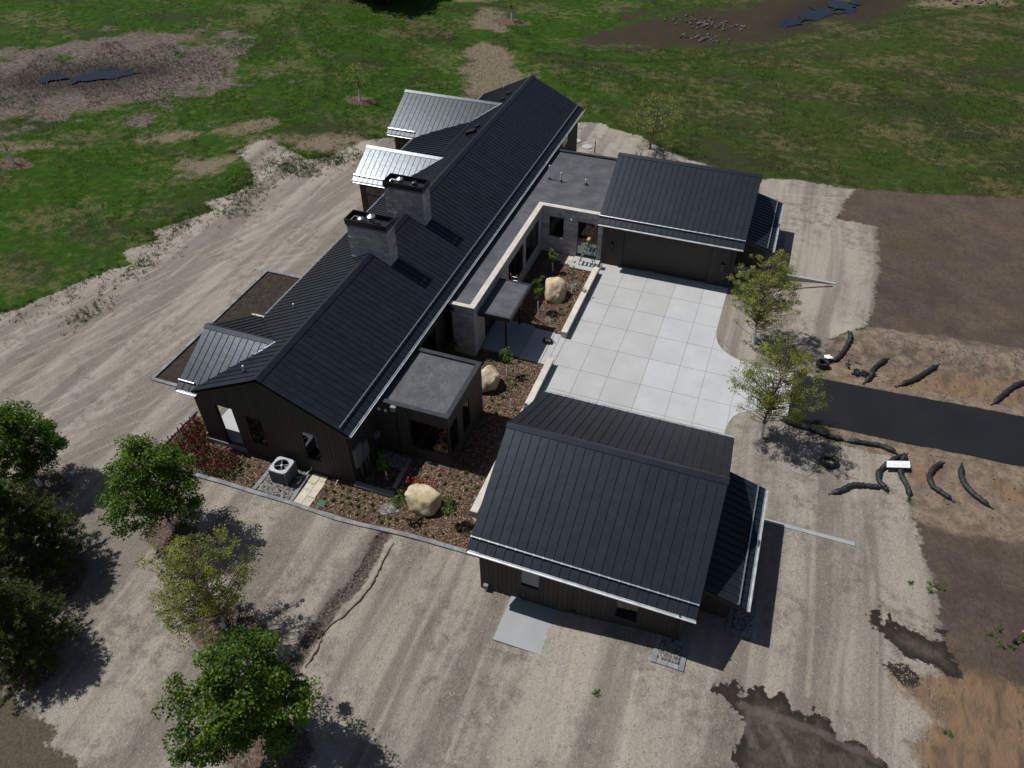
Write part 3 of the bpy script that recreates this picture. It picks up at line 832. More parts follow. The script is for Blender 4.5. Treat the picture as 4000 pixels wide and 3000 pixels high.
for P in (POND1, POND2):
    # ragged sheet of water: cells of a fine grid kept where a noisy distance to the shore is positive
    A = np.array(P); cs = 0.09
    xs = np.arange(A[:, 0].min() - 1.5, A[:, 0].max() + 1.5, cs); ys = np.arange(A[:, 1].min() - 1.5, A[:, 1].max() + 1.5, cs)
    XX, YY = np.meshgrid(xs, ys)
    ns = np.zeros(XX.shape)
    for q in range(4):
        f_ = 0.6 * 1.9 ** q; an = RNG.uniform(0, 6.28, 4)
        ns += np.sin(f_ * (XX * np.cos(an[0]) + YY * np.sin(an[0])) + an[2] + 1.5 * np.sin(f_ * .6 * YY + an[3])) * np.sin(f_ * (YY * np.cos(an[1]) - XX * np.sin(an[1])) + an[3]) / 1.6 ** q
    keep = (sdf(P, XX, YY) + ns * 1.0 - 0.25) > 0
    jj, ii_ = np.nonzero(keep)
    xa, ya = xs[ii_], ys[jj]
    V = np.stack([np.stack([xa, ya], -1), np.stack([xa + cs, ya], -1), np.stack([xa + cs, ya + cs], -1), np.stack([xa, ya + cs], -1)], 1).reshape(-1, 2)
    V = np.concatenate([V, np.full((len(V), 1), -0.06)], 1)
    o = mesh_np('pond_water', V, np.arange(len(V)).reshape(-1, 4), ['water'])
    tag(o, kind='structure')

# ------------------------------------------------------------------ driveway of cast slabs
def clip(poly, axis_, val, keep_greater):
    out = []
    for i in range(len(poly)):
        a = poly[i]; b = poly[(i + 1) % len(poly)]
        ina = (a[axis_] >= val) == keep_greater or a[axis_] == val
        inb = (b[axis_] >= val) == keep_greater or b[axis_] == val
        if ina: out.append(a)
        if ina != inb:
            t = (val - a[axis_]) / (b[axis_] - a[axis_])
            out.append(tuple(a[k] + t * (b[k] - a[k]) for k in range(len(a))))
    return out

def strip(poly, a, b, axis_=0):
    q = clip(poly, axis_, a, True)
    return clip(q, axis_, b, False) if len(q) > 2 else []

driveway = MB().prism([(x, y, -0.12) for x, y in DRIVE], (0, 0, 0.105)).build('driveway', 'joint')
tag(driveway, kind='structure')
CX = [-5.0, -3.396, -1.825, 0.0, 1.749, 3.173, 4.872, 6.3, 7.8]
CY = [8.45, 6.187, 4.126, 2.106, 0.0, -2.268, -4.211, -4.45, -6.4, -8.45]
for i in range(len(CX) - 1):
    for j in range(len(CY) - 1):
        g = 0.011 if (i != 2 and j not in (1, 3)) else 0.016
        q = strip(DRIVE, CX[i] + 0.011, CX[i + 1] - 0.011)
        q = strip(q, CY[j + 1] + 0.011, CY[j] - 0.011, 1) if len(q) > 2 else []
        if len(q) > 2:
            MB().prism([(x, y, -0.014) for x, y in q], (0, 0, 0.014 + random.uniform(-0.002, 0.002))).build('slab', 'concrete_cool' if i >= 3 else 'concrete_warm', driveway)

# asphalt lane
road = MB()
road.prism([(x, y, -0.1) for x, y in ROAD], (0, 0, 0.10))
road = road.build('road', 'asphalt')
tag(road, kind='structure')

# entry walk: raised porch slab, middle slab, strip along the drive
walk = MB().box((-9.25, -2.42, -0.12), (-4.97, 0.42, -0.015)).build('walkway', 'joint')
tag(walk, kind='structure')
MB().box((-9.25, -2.40, -0.01), (-7.02, 0.50, 0.14)).build('slab', 'concrete_grey', walk)
MB().box((-6.99, -2.45, -0.013), (-5.73, 0.44, 0.012)).build('slab', 'concrete_warm', walk)
MB().box((-5.70, -2.45, -0.013), (-5.33, 0.36, 0.01)).build('slab', 'concrete_warm', walk)
MB().box((-5.31, -2.26, -0.013), (-4.97, 0.2, 0.008)).build('slab', 'concrete_warm', walk)

# side-door stoop by the garage with tan flagstones
stoop = MB().box((-6.93, 7.15, -0.05), (-5.2, 8.52, 0.10)).build('stoop', 'concrete_warm')
tag(stoop, kind='structure')
for lo, hi in (((-7.62, 7.5), (-6.97, 7.98)), ((-7.62, 8.0), (-6.97, 8.5)), ((-8.2, 7.75), (-7.65, 8.5))):
    piece('flagstone', (lo[0], lo[1], -0.04), (hi[0], hi[1], 0.035), 'paver_tan', stoop, 0.01)
piece('flagstone', (-5.3, 7.18, -0.04), (-5.0, 7.9, 0.03), 'paver_tan', stoop, 0.01)

# concrete landing by the detached garage, resting on a dug-in pad
pad = MB()
pad.prism([(-2.1, -19.02, -0.1), (-0.12, -19.0, -0.1), (-0.02, -16.93, -0.1), (-2.08, -16.93, -0.1)], (0, 0, 0.2))
pad = pad.build('concrete_pad', 'concrete_grey')
tag(pad, kind='structure')

# ------------------------------------------------------------------ planting beds
def sheet(name, poly, z, mat):
    # ear-clip free: fine triangulation through bmesh
    import bmesh
    bm = bmesh.new()
    vs = [bm.verts.new((x, y, z)) for x, y in poly]
    f = bm.faces.new(vs)
    if f.normal.z < 0: f.normal_flip()
    bmesh.ops.triangulate(bm, faces=[f])
    me = bpy.data.meshes.new(name)
    bm.normal_update()
    bm.to_mesh(me); bm.free()
    me.materials.append(M[mat])
    o = bpy.data.objects.new(name, me)
    link(o); ROOT[o.name] = Vector((0, 0, 0))
    if me.polygons[0].normal.z < 0:
        me.flip_normals()
    return o

for poly, z in ((YARD_N, 0.0), (YARD_S, 0.0)):
    tag(sheet('mulch_bed', poly, z, 'mulch'), kind='structure')
tag(sheet('soil_bed', WEST_BED, -0.005, 'bed_soil'), kind='structure')

def inside(poly, n, margin=0.03):
    P = np.array(poly); out = np.zeros((0, 2))
    while len(out) < n:
        c = RNG.uniform(P.min(0), P.max(0), (n * 2, 2))
        c = c[sdf(poly, c[:, 0], c[:, 1]) > margin]
        out = np.concatenate([out, c])
    return out[:n]

def flakes(pts, z, lo, hi, aspect, tilt, mat, name, parent=None, tint=None):
    """small flat quads lying about: chips, fibres, leaf litter"""
    n = len(pts)
    a = RNG.uniform(0, 2 * np.pi, n); L = RNG.uniform(lo, hi, n) / 2; W = L * aspect
    d = np.stack([np.cos(a), np.sin(a), RNG.uniform(-tilt, tilt, n)], -1)
    s = np.stack([-np.sin(a), np.cos(a), RNG.uniform(-tilt, tilt, n)], -1)
    C = np.concatenate([pts, (z if np.ndim(z) else np.full(n, z))[:, None]], 1)
    d = d * L[:, None]; s = s * W[:, None]
    V = np.stack([C - d - s, C + d - s, C + d + s, C - d + s], 1).reshape(-1, 3)
    F = np.arange(4 * n).reshape(n, 4)
    return mesh_np(name, V, F, [mat], parent, tint=RNG.random(n) if tint is None else tint)

c1 = inside(YARD_N, 7000); c2 = inside(YARD_S, 19000)
o = flakes(np.concatenate([c1, c2]), RNG.uniform(0.008, 0.04, 26000), 0.04, 0.14, 0.3, 0.35, 'chip', 'bark_mulch')
tag(o, 'brown shredded bark mulch covering the planting beds', 'mulch', kind='stuff')
# ------------------------------------------------------------------ building kit
def facade(parent, ax, const, a0, a1, z0, ztop, out, openings=(), style='board', name='wall', brk=(), joined=False, skin=0.035, thick=0.16, step=0.2, seed=1):
    """a wall along x (ax='x', at y=const) or along y (ax='y', at x=const); returns the wall part. Boards / stones are its sub-parts."""
    f = ztop if callable(ztop) else (lambda a: ztop)
    rnd = random.Random(seed)
    def P(a, d, z):          # d: depth behind the outer face
        return (a, const - out * d, z) if ax == 'x' else (const - out * d, a, z)
    edges = sorted({a0, a1, *brk, *[o[0] for o in openings], *[o[1] for o in openings]})
    edges = [e for e in edges if a0 - 1e-6 <= e <= a1 + 1e-6]
    core = MB()
    n = Vector(P(0, thick, 0)) - Vector(P(0, 0, 0))
    def cells(a, b):
        """free z-intervals of a column"""
        mid = (a + b) / 2
        zs = z0
        res = []
        for o in sorted([o for o in openings if o[0] - 1e-6 <= mid <= o[1] + 1e-6], key=lambda o: o[2]):
            if o[2] > zs + 0.01: res.append((zs, o[2]))
            zs = o[3]
        res.append((zs, None))
        return res
    for a, b in zip(edges[:-1], edges[1:]):
        for zb, zt in cells(a, b):
            ta, tb = (f(a), f(b)) if zt is None else (zt, zt)
            if max(ta, tb) - zb < 0.01: continue
            core.prism([P(a, skin, zb), P(b, skin, zb), P(b, skin, tb), P(a, skin, ta)], n)
    w = core.build(name, 'mortar' if style == 'stone' else 'trim' if style == 'board' else style, parent)
    bx = []
    if style == 'board':
        k = max(1, round((a1 - a0) / step)); grid = [a0 + (a1 - a0) * i / k for i in range(k + 1)]
        for e in edges:
            if min(abs(e - g) for g in grid) > 0.05: grid.append(e)
            else:
                i = min(range(len(grid)), key=lambda q: abs(grid[q] - e)); grid[i] = e
        grid = sorted(grid)
        for a, b in zip(grid[:-1], grid[1:]):
            for zb, zt in cells(a, b):
                top = min(f(a), f(b)) if zt is None else zt
                if top - zb > 0.03:
                    bx.append((a + 0.006, b - 0.006, zb, top, rnd.uniform(0, 0.008)))
    elif style == 'stone':
        z = z0; row = 0
        zmax = max(f(a0), f(a1), f((a0 + a1) / 2))
        while z < zmax - 0.02:
            h = rnd.choice((0.19, 0.19, 0.21, 0.15, 0.23))
            z1 = min(z + h, zmax)
            if zmax - z1 < 0.08: z1 = zmax
            zc = (z + z1) / 2
            cuts = [o for o in openings if o[2] - 0.02 < zc < o[3] + 0.02]
            a = a0
            while a < a1 - 0.01:
                b = min(a + rnd.uniform(0.28, 0.68), a1)
                if a1 - b < 0.15: b = a1
                segs = [(a, b)]
                for o in cuts:
                    segs = [s for q in segs for s in ((q[0], min(q[1], o[0])), (max(q[0], o[1]), q[1])) if s[1] - s[0] > 0.04]
                for s in segs:
                    lowtop = min(f(s[0]), f(s[1]))
                    bot = z
                    if lowtop < bot + 0.04: continue
                    bx.append((s[0] + 0.006, s[1] - 0.006, bot + 0.006, min(z1, lowtop) - 0.006, rnd.uniform(0.0, 0.022)))
                a = b
            z = z1
    nm = 'board' if style == 'board' else 'stone_block'
    if joined:
        mb = MB()
        for a, b, zb, zt, off in bx:
            p = P(a, off, zb); q = P(b, skin + 0.004, zt)
            mb.box([min(u, v) for u, v in zip(p, q)], [max(u, v) for u, v in zip(p, q)])
        if bx:
            tag(mb.build(nm, style, w), kind='stuff')
    else:
        for a, b, zb, zt, off in bx:
            p = P(a, off, zb); q = P(b, skin + 0.004, zt)
            piece(nm, [min(u, v) for u, v in zip(p, q)], [max(u, v) for u, v in zip(p, q)], style, w, 0.02 if style == 'stone' else 0.0)
    return w

def window(parent, ax, const, a0, a1, zb, zt, out, frame='dark_metal', depth=0.05, fw=0.06, mull=(), rail=(), pane='glass', name='window'):
    """frame with panes set into an opening; const is the outer face of the wall"""
    def P(a, d, z):
        return (a, const - out * d, z) if ax == 'x' else (const - out * d, a, z)
    m = MB()
    def bx(a, b, z, y, d0, d1):
        p = P(a, d0, z); q = P(b, d1, y)
        m.box([min(u, v) for u, v in zip(p, q)], [max(u, v) for u, v in zip(p, q)])
    d0, d1 = depth - 0.05, depth + 0.05
    bx(a0, a1, zb, zb + fw, d0, d1); bx(a0, a1, zt - fw, zt, d0, d1)
    bx(a0, a0 + fw, zb + fw, zt - fw, d0, d1); bx(a1 - fw, a1, zb + fw, zt - fw, d0, d1)
    for c in mull: bx(c - fw / 2, c + fw / 2, zb + fw, zt - fw, d0 + 0.005, d1 - 0.005)
    for c in rail: bx(a0 + fw, a1 - fw, c - fw / 2, c + fw / 2, d0 + 0.008, d1 - 0.008)
    w = m.build(name, frame, parent)
    cs = [a0 + fw] + list(mull) + [a1 - fw]
    for a, b in zip(cs[:-1], cs[1:]):
        g = MB()
        p = P(a, depth - 0.008, zb + fw); q = P(b, depth + 0.008, zt - fw)
        g.box([min(u, v) for u, v in zip(p, q)], [max(u, v) for u, v in zip(p, q)])
        g.build('pane', pane, w)
    return w

SEAM = 0.367

def slope(parent, O, u, dn, poly, joined=False, width=SEAM, name='roof', mat='roof', thick=0.14, ribh=0.036):
    """a metal roof slope in the plane O + s*u + t*dn; poly in (s, t) is convex. Deck = part, panels = sub-parts."""
    O = Vector(O); u = Vector(u).normalized(); dn = Vector(dn).normalized()
    n = u.cross(dn).normalized()
    if n.z < 0: n = -n
    X = lambda s, t, h=0.0: O + u * s + dn * t + n * h
    deck = MB().prism([X(s, t, -thick) for s, t in poly], n * (thick - 0.012)).build(name, 'deck', parent)
    s0 = min(p[0] for p in poly); s1 = max(p[0] for p in poly)
    k = max(1, round((s1 - s0) / width)); w = (s1 - s0) / k
    allm = MB()
    for i in range(k):
        a, b = s0 + i * w, s0 + (i + 1) * w
        q = strip(poly, a + 0.011, b - 0.011)
        if len(q) < 3: continue
        area = 0.5 * abs(sum(q[j][0] * q[(j + 1) % len(q)][1] - q[(j + 1) % len(q)][0] * q[j][1] for j in range(len(q))))
        if area < 0.01: continue
        mb = allm if joined else MB()
        mb.prism([X(s, t, -0.010) for s, t in q], n * 0.014)
        ts = [p[1] for p in strip(poly, b - 0.004, b + 0.004)] if i < k - 1 else []
        if len(ts) > 1 and max(ts) - min(ts) > 0.1:
            t0, t1 = min(ts), max(ts)
            mb.prism([X(b - 0.011, t0, -0.010), X(b + 0.011, t0, -0.010), X(b + 0.011, t1, -0.010), X(b - 0.011, t1, -0.010)], n * (0.010 + ribh))
        if not joined:
            mb.build('roof_panel', mat, deck)
    if joined:
        tag(allm.build('roof_panel', mat, deck), kind='stuff')
    return deck

def ridge_cap(parent, a, b, side, drop, w=0.2, h=0.055, mat='cap'):
    """V-shaped cap along a->b; side: horizontal unit vector across; drop: fall per metre"""
    a = Vector(a); b = Vector(b); s = Vector(side)
    m = MB()
    for sg in (-1, 1):
        o = s * sg
        e = o * w + Vector((0, 0, -drop * w))
        up = Vector((0, 0, h))
        m.add([a + up, b + up, b + e + up * 0.75, a + e + up * 0.75, a + e, b + e], [(0, 1, 2, 3), (3, 2, 5, 4)] if sg < 0 else [(3, 2, 1, 0), (4, 5, 2, 3)])
    return m.build('ridge_cap', mat, parent)

def snow_rail(parent, a, b, n, spacing=SEAM, mat='rail'):
    """bar held above the seams by clamps"""
    a = Vector(a); b = Vector(b); n = Vector(n).normalized()
    m = MB()
    m.bar(a + n * 0.105, b + n * 0.105, 0.045, 0.05, n)
    r = m.build('snow_rail', mat, parent)
    L = (b - a).length; k = round(L / spacing); c = MB()
    d = (b - a).normalized()
    for i in range(k + 1):
        p = a + (b - a) * (i / k)
        c.bar(p - d * 0.02 + n * 0.07, p + d * 0.02 + n * 0.07, 0.075, 0.13, n)
    tag(c.build('clamp', 'galv', r), kind='stuff')
    return r

def gutter(parent, a, b, out, mat='gutter'):
    """half-round trough from a to b; out: horizontal direction away from the wall"""
    a = Vector(a); b = Vector(b); o = Vector(out)
    prof = []
    for i in range(9):
        t = math.pi * i / 8
        prof.append((0.075 - 0.075 * math.cos(t), -0.075 * math.sin(t)))
    inner = [(0.075 + (x - 0.075) * 0.88, z * 0.88) for x, z in prof[::-1]]
    pr = prof + inner
    m = MB(); k = len(pr)
    vs = [a + o * x + Vector((0, 0, z)) for x, z in pr] + [b + o * x + Vector((0, 0, z)) for x, z in pr]
    fs = [(i, (i + 1) % k, (i + 1) % k + k, i + k) for i in range(k)]
    if (b - a).cross(o).z > 0: fs = [tuple(reversed(f)) for f in fs]
    fs += [tuple(range(9)), tuple(range(k, k + 9))]
    m.add(vs, fs)
    return m.build('gutter', mat, parent)

def downspout(parent, x, y, ztop, zb, dx, dy, mat='dark_metal'):
    m = MB()
    m.tube([(x + dx, y + dy, ztop), (x + dx * 0.6, y + dy * 0.6, ztop - 0.2), (x, y, ztop - 0.45), (x, y, zb + 0.15), (x + dx * 0.3, y + dy * 0.3, zb + 0.04)], 0.045, 8)
    return m.build('downspout', mat, parent, smooth=True)

def rake(parent, a, b, mat='trim', h=0.2, w=0.04):
    a = Vector(a); b = Vector(b)
    m = MB().bar(a - Vector((0, 0, h / 2 + 0.01)), b - Vector((0, 0, h / 2 + 0.01)), w, h)
    return m.build('rake_trim', mat, parent)

# ------------------------------------------------------------------ the house
house = thing('house', 'long dark brown house with black standing seam roof, two stone chimneys and an attached garage', 'house', (-15, -13.8, 0))
RX, RZ, EX, EZ, Y0, Y1 = -15.081, 5.731, -10.832, 3.677, -13.966, 23.336
PS = (RZ - EZ) / (EX - RX)
LSL = math.hypot(EX - RX, RZ - EZ)
dE = ((EX - RX) / LSL, 0, -(RZ - EZ) / LSL); dW = (-dE[0], 0, dE[2])
WX = RX - (EX - RX)          # west eave line x
zroof = lambda x: RZ - PS * abs(x - RX)
slope(house, (RX, Y0, RZ), (0, 1, 0), dE, [(0, 0), (Y1 - Y0, 0), (Y1 - Y0, LSL), (0, LSL)])
LW = LSL * (19.2 + RX) / (EX - RX) if False else LSL * ((RX + 19.2) / (EX - RX))
slope(house, (RX, Y0, RZ), (0, 1, 0), dW, [(0, 0), (Y1 - Y0, 0), (Y1 - Y0, LW), (0, LW)])
ridge_cap(house, (RX, Y0 - 0.02, RZ), (RX, Y1 + 0.02, RZ), (1, 0, 0), PS, 0.24)
nE = Vector((PS, 0, 1)).normalized(); nW = Vector((-PS, 0, 1)).normalized()
pe = Vector((RX, 0, RZ)) + Vector(dE) * (LSL - 0.52)
snow_rail(house, (pe.x, Y0 + 0.1, pe.z), (pe.x, Y1 - 0.1, pe.z), nE)
gutter(house, (EX, Y0 + 0.02, EZ - 0.05), (EX, Y1, EZ - 0.05), (1, 0, 0))
for a, b in ((-7.6, 6.8), (21.7, Y1)):
    gutter(house, (-19.2, a, zroof(-19.2) - 0.05), (-19.2, b, zroof(-19.2) - 0.05), (-1, 0, 0))
for y in (Y0 + 0.03, Y1 - 0.03):
    rake(house, (RX, y, RZ - 0.03), (EX, y, EZ - 0.03)); rake(house, (RX, y, RZ - 0.03), (-19.1, y, zroof(-19.1) - 0.03))

# main walls
WE, WS, WW = -11.14, -13.77, -18.75
gable = lambda x: min(zroof(x) - 0.16, 9)
S_OPEN = [(-18.3, -17.3, 0.32, 3.0), (-16.66, -15.72, 0.95, 2.86), (-13.64, -12.72, 0.93, 2.87)]
sgable = lambda x: zroof(x) - 0.16 if x > -18.9 else min(zroof(x) - 0.16, 3.5)
wS = facade(house, 'x', WS, -19.39, WE, 0.0, sgable, -1, S_OPEN, brk=(RX, -18.9))
window(house, 'x', WS, -16.66, -15.72, 0.95, 2.86, -1)
window(house, 'x', WS, -13.64, -12.72, 0.93, 2.87, -1)
MB().box((-19.42, WS - 0.03, -0.1), (-17.2, WS + 0.1, 0.3)).build('plinth', 'concrete_grey', house)
wE = facade(house, 'y', WE, WS + 0.12, -3.0, 0.0, 3.4, 1, [(-6.35, -4.2, 0.15, 2.55)], brk=(-11.3, -7.1))
window(house, 'y', WE, -6.35, -4.2, 0.15, 2.55, 1, mull=(-5.3,))
shell = MB()
shell.box((WE - 0.2, -3.0, 0), (WE - 0.04, 22.98, 3.45))
shell.box((WW, -7.9, 0), (WW + 0.16, 7.0, 3.75)); shell.box((WW, 22.0, 0), (WW + 0.16, 22.9, 3.75))
shell.build('wall', 'board', house)
facade(house, 'x', 22.98, WW, WE, 0.0, gable, 1, brk=(RX,), style='board', joined=True)
facade(house, 'y', WE + 0.01, 16.45, 22.94, 0.0, 3.42, 1, [(18.97, 20.6, 2.1, 2.95)], joined=True)
window(house, 'y', WE + 0.01, 18.97, 20.6, 2.1, 2.95, 1)

# south-west porch under the first cross gable
MB().box((-19.75, -13.6, 0.0), (-17.05, -7.6, 0.3)).build('porch_floor', 'concrete_cool', house)
pw = MB(); pw.box((-17.2, -13.6, 0.3), (-17.05, -7.6, 3.7)); pw.build('porch_wall', 'board', house)
facade(house, 'y', -19.39, -13.65, -12.95, 0.0, 3.45, -1)
facade(house, 'y', -19.39, -8.45, -7.85, 0.0, 3.45, -1)
facade(house, 'x', -7.85, -19.39, -17.1, 0.0, 3.5, 1, joined=True)
MB().box((-19.37, -12.95, 3.0), (-19.2, -8.45, 3.5)).build('porch_beam', 'trim', house)

def cross_gable(ry, rz, xw, xin, ye, ze, xv, yn, north_joined, rail_x=None, label=None):
    """gable running west from the main roof: ridge at (ry, rz) from xw to xin; south eave at (ye, ze)"""
    p = (rz - ze) / (ry - ye); L = math.hypot(ry - ye, rz - ze)
    ds = (0, -(ry - ye) / L, -(rz - ze) / L); dn_ = (0, (ry - ye) / L, -(rz - ze) / L)
    Ln = L * (yn - ry) / (ry - ye)
    slope(house, (xw, ry, rz), (1, 0, 0), ds, [(0, 0), (xin - xw, 0), (xv - xw, L), (0, L)])
    slope(house, (xw, ry, rz), (1, 0, 0), dn_, [(0, 0), (xin - xw, 0), (xin - xw + (xv - xin) * Ln / L, Ln), (0, Ln)], joined=north_joined)
    ridge_cap(house, (xw - 0.02, ry, rz), (xin + 0.06, ry, rz), (0, 1, 0), p, 0.2)
    n = Vector((0, -p, 1)).normalized()
    q = Vector((0, ry, rz)) + Vector(ds) * (L - 0.42)
    xe = xv - 0.12 if rail_x is None else rail_x
    snow_rail(house, (xw + 0.05, q.y, q.z), (xe, q.y, q.z), n)
    gutter(house, (xw, ye, ze - 0.05), (xe + 0.3, ye, ze - 0.05), (0, -1, 0))
    rake(house, (xw + 0.03, ry, rz - 0.03), (xw + 0.03, ye, ze - 0.03), 'coping_dark'); rake(house, (xw + 0.03, ry, rz - 0.03), (xw + 0.03, yn, ze - 0.03), 'coping_dark')
    v = MB().bar((xin, ry - 0.03, rz + 0.03), (xv, ye, ze + 0.03), 0.07, 0.03, (0, 0, 1)); v.build('valley_flashing', 'galv', house)
    return p

cross_gable(-10.92, 5.21, -20.1, -16.15, -13.95, 3.66, -19.05, -7.85, False, -19.2)
gutter(house, (-20.15, -7.85, 3.6), (-19.2, -7.85, 3.6), (0, 1, 0))
cross_gable(9.5, 5.0, -22.24, -16.6, 6.95, 3.68, -19.2, 12.05, True)
cross_gable(18.02, 5.47, -23.45, -15.65, 14.35, 3.62, -19.3, 21.7, True, -21.3)
# walls of the two northern cross gables
facade(house, 'x', 7.5, -22.06, -18.7, 0.0, 3.5, -1, [(-21.7, -19.9, 0.4, 3.1)], joined=True)
window(house, 'x', 7.5, -21.7, -19.9, 0.4, 3.1, -1, rail=(2.42,))
xg = MB(); xg.box((-22.06, 7.6, 0), (-21.9, 11.4, 3.5)); xg.prism([(-22.06, 7.6, 3.5), (-22.06, 11.4, 3.5), (-22.06, 9.5, 4.75)], (0.16, 0, 0))
xg.box((-22.06, 11.4, 0), (-18.7, 11.5, 3.5)); xg.build('wall', 'board', house)
facade(house, 'x', 14.95, -23.15, -20.6, 0.0, 3.6, -1)
xg = MB(); xg.box((-23.13, 15.1, 0), (-22.97, 21.0, 3.6)); xg.prism([(-23.13, 15.1, 3.6), (-23.13, 21.0, 3.6), (-23.13, 18.02, 5.2)], (0.16, 0, 0))
xg.box((-23.1, 20.95, 0), (-18.7, 21.1, 3.6)); xg.build('wall', 'board', house)
# low-pitched link roof between them
bx0, bz0 = -17.2, zroof(-17.2) + 0.03
ll = math.hypot(3.95, bz0 - 3.62)
slope(house, (bx0, 10.3, bz0), (0, 1, 0), (-3.95 / ll, 0, -(bz0 - 3.62) / ll), [(0, 0), (5.75, 0), (4.3, ll), (1.95, ll)], ribh=0.05)
MB().bar((bx0, 10.3, bz0 + 0.03), (bx0, 16.05, bz0 + 0.03), 0.16, 0.03).build('break_flashing', 'cap', house)
gutter(house, (-21.15, 12.2, 3.58), (-21.15, 14.7, 3.58), (-1, 0, 0))
MB().box((-20.7, 11.5, 0), (-20.55, 15.0, 3.55)).build('wall', 'board', house)

# chimneys straddling the ridge
def chimney(y0, y1, seed, flues):
    x0, x1, zt = -16.25, -13.93, 7.22
    core = MB().box((x0 + 0.03, y0 + 0.03, 4.6), (x1 - 0.03, y1 - 0.03, zt)).build('chimney', 'mortar', house)
    rnd = random.Random(seed); rest = MB()
    for face in 'SENW':
        z = 4.95
        while z < zt - 0.02:
            z1 = min(z + rnd.choice((0.17, 0.2, 0.2, 0.22)), zt)
            if zt - z1 < 0.08: z1 = zt
            a, e = (x0, x1) if face in 'SN' else (y0, y1)
            while a < e - 0.01:
                b = min(a + rnd.uniform(0.26, 0.62), e)
                if e - b < 0.14: b = e
                off = rnd.uniform(0, 0.03)
                lo = {'S': (a + .005, y0 - off, z + .005), 'N': (a + .005, y1 - .035, z + .005), 'E': (x1 - .035, a + .005, z + .005), 'W': (x0 - off, a + .005, z + .005)}[face]
                hi = {'S': (b - .005, y0 + .035, z1 - .005), 'N': (b - .005, y1 + off, z1 - .005), 'E': (x1 + off, b - .005, z1 - .005), 'W': (x0 + .035, b - .005, z1 - .005)}[face]
                mx = (a + b) / 2 if face in 'SN' else (x1 if face == 'E' else x0)
                if z1 > zroof(mx) - 0.05:
                    if face in 'SE': piece('stone_block', lo, hi, 'stone', core, 0.02)
                    else: rest.box(lo, hi)
                a = b
            z = z1
    tag(rest.build('stone_block', 'stone', core), kind='stuff')
    c = MB()
    c.box((x0 - 0.03, y0 - 0.03, zt), (x1 + 0.03, y1 + 0.03, zt + 0.035))
    for sx in (x0 + 0.05, (2 * x0 + x1) / 3, (x0 + 2 * x1) / 3, x1 - 0.05):
        for sy in (y0 + 0.03, y1 - 0.03):
            c.box((sx - 0.02, sy - 0.02, zt), (sx + 0.02, sy + 0.02, zt + 0.1))
    zb, zc = zt + 0.1, zt + 0.42
    c.box((x0 - 0.06, y0 - 0.06, zb), (x1 + 0.06, y0 - 0.02, zc)); c.box((x0 - 0.06, y1 + 0.02, zb), (x1 + 0.06, y1 + 0.06, zc))
    c.box((x0 - 0.06, y0 - 0.02, zb), (x0 - 0.02, y1 + 0.02, zc)); c.box((x1 + 0.02, y0 - 0.02, zb), (x1 + 0.06, y1 + 0.02, zc))
    c.build('chimney_cap', 'dark_metal', core)
    for fx, fy, r, h, mat in flues:
        f = MB(); z = zt + 0.035
        if mat == 'galv':
            f.lathe((fx, fy, z), [(r * .6, 0), (r * .6, h * .35), (r * .95, h * .36), (r * .95, h * .78), (r * 1.08, h * .8), (0.02, h)], 18)
        else:
            f.lathe((fx, fy, z), [(r * 1.1, 0), (r * 1.1, h * .3), (r * 1.45, h * .33), (r * 1.45, h * .45), (r, h * .5), (r * .95, h * .9), (r * .5, h), (0.02, h)], 18)
        f.build('flue', mat, core, smooth=False)
chimney(-3.33, -2.45, 3, [(-15.62, -2.88, 0.16, 0.34, 'galv'), (-15.0, -2.85, 0.21, 0.62, 'galv')])
chimney(1.0, 1.9, 5, [(-15.5, 1.5, 0.18, 0.5, 'galv'), (-14.6, 1.45, 0.15, 0.4, 'coping_dark')])

# roof vents and pipes
for x, y, h in ((-17.25, -7.75, 0.28), (-16.45, -13.08, 0.34), (-17.15, 22.5, 0.3)):
    z = zroof(x)
    v = MB(); v.lathe((x, y, z - 0.08), [(0.11, 0.04), (0.07, 0.14), (0.055, 0.15)], 12)
    v = v.build('pipe_boot', 'black_plastic', house)
    MB().tube([(x, y, z), (x, y, z + h)], 0.045, 10).build('vent_pipe', 'pvc', v)
for x, y, s in ((-15.9, 20.2, .16), (-15.9, 19.0, .16), (-15.95, 14.0, .2), (-16.0, 13.0, .32)):
    z = zroof(x)
    m = MB(); m.prism([(x - s, y - s * .7, z - PS * s + 0.02), (x + s, y - s * .7, z + PS * s * 0.8 + 0.02), (x + s, y + s * .7, z + PS * s * 0.8 + 0.02), (x - s, y + s * .7, z - PS * s + 0.02)], (-0.04, 0, s * .75))
    m.build('roof_vent', 'dark_metal', house)

# bath bay with a corner window
BX0, BX1, BY0, BY1, BZ = -11.1, -7.27, -11.23, -7.1, 3.38
facade(house, 'x', BY0, BX0, BX1, 0.0, BZ, -1, [(-9.35, BX1 + 0.01, 0.74, 2.70)], name='bay_wall')
facade(house, 'y', BX1, BY0 + 0.04, BY1, 0.0, BZ, 1, [(BY0 + 0.03, -10.15, 0.70, 2.70), (-9.65, -8.72, 0.72, 2.62)], name='bay_wall')
facade(house, 'x', BY1, BX0, BX1 - 0.04, 0.0, BZ, 1, joined=True, name='bay_wall')
window(house, 'x', BY0, -9.35, BX1 - 0.06, 0.74, 2.70, -1, fw=0.075)
window(house, 'y', BX1, BY0 + 0.06, -10.15, 0.70, 2.70, 1, fw=0.075)
window(house, 'y', BX1, -9.65, -8.72, 0.72, 2.62, 1)
MB().box((BX1 - 0.1, BY0 - 0.0, 0.74), (BX1 - 0.0, BY0 + 0.1, 2.7)).build('corner_post', 'dark_metal', house)
MB().box((BX0, BY0 + 0.2, 0.3), (BX1 - 0.2, BY1 - 0.2, 0.5)).build('bay_floor', 'interior_floor', house)
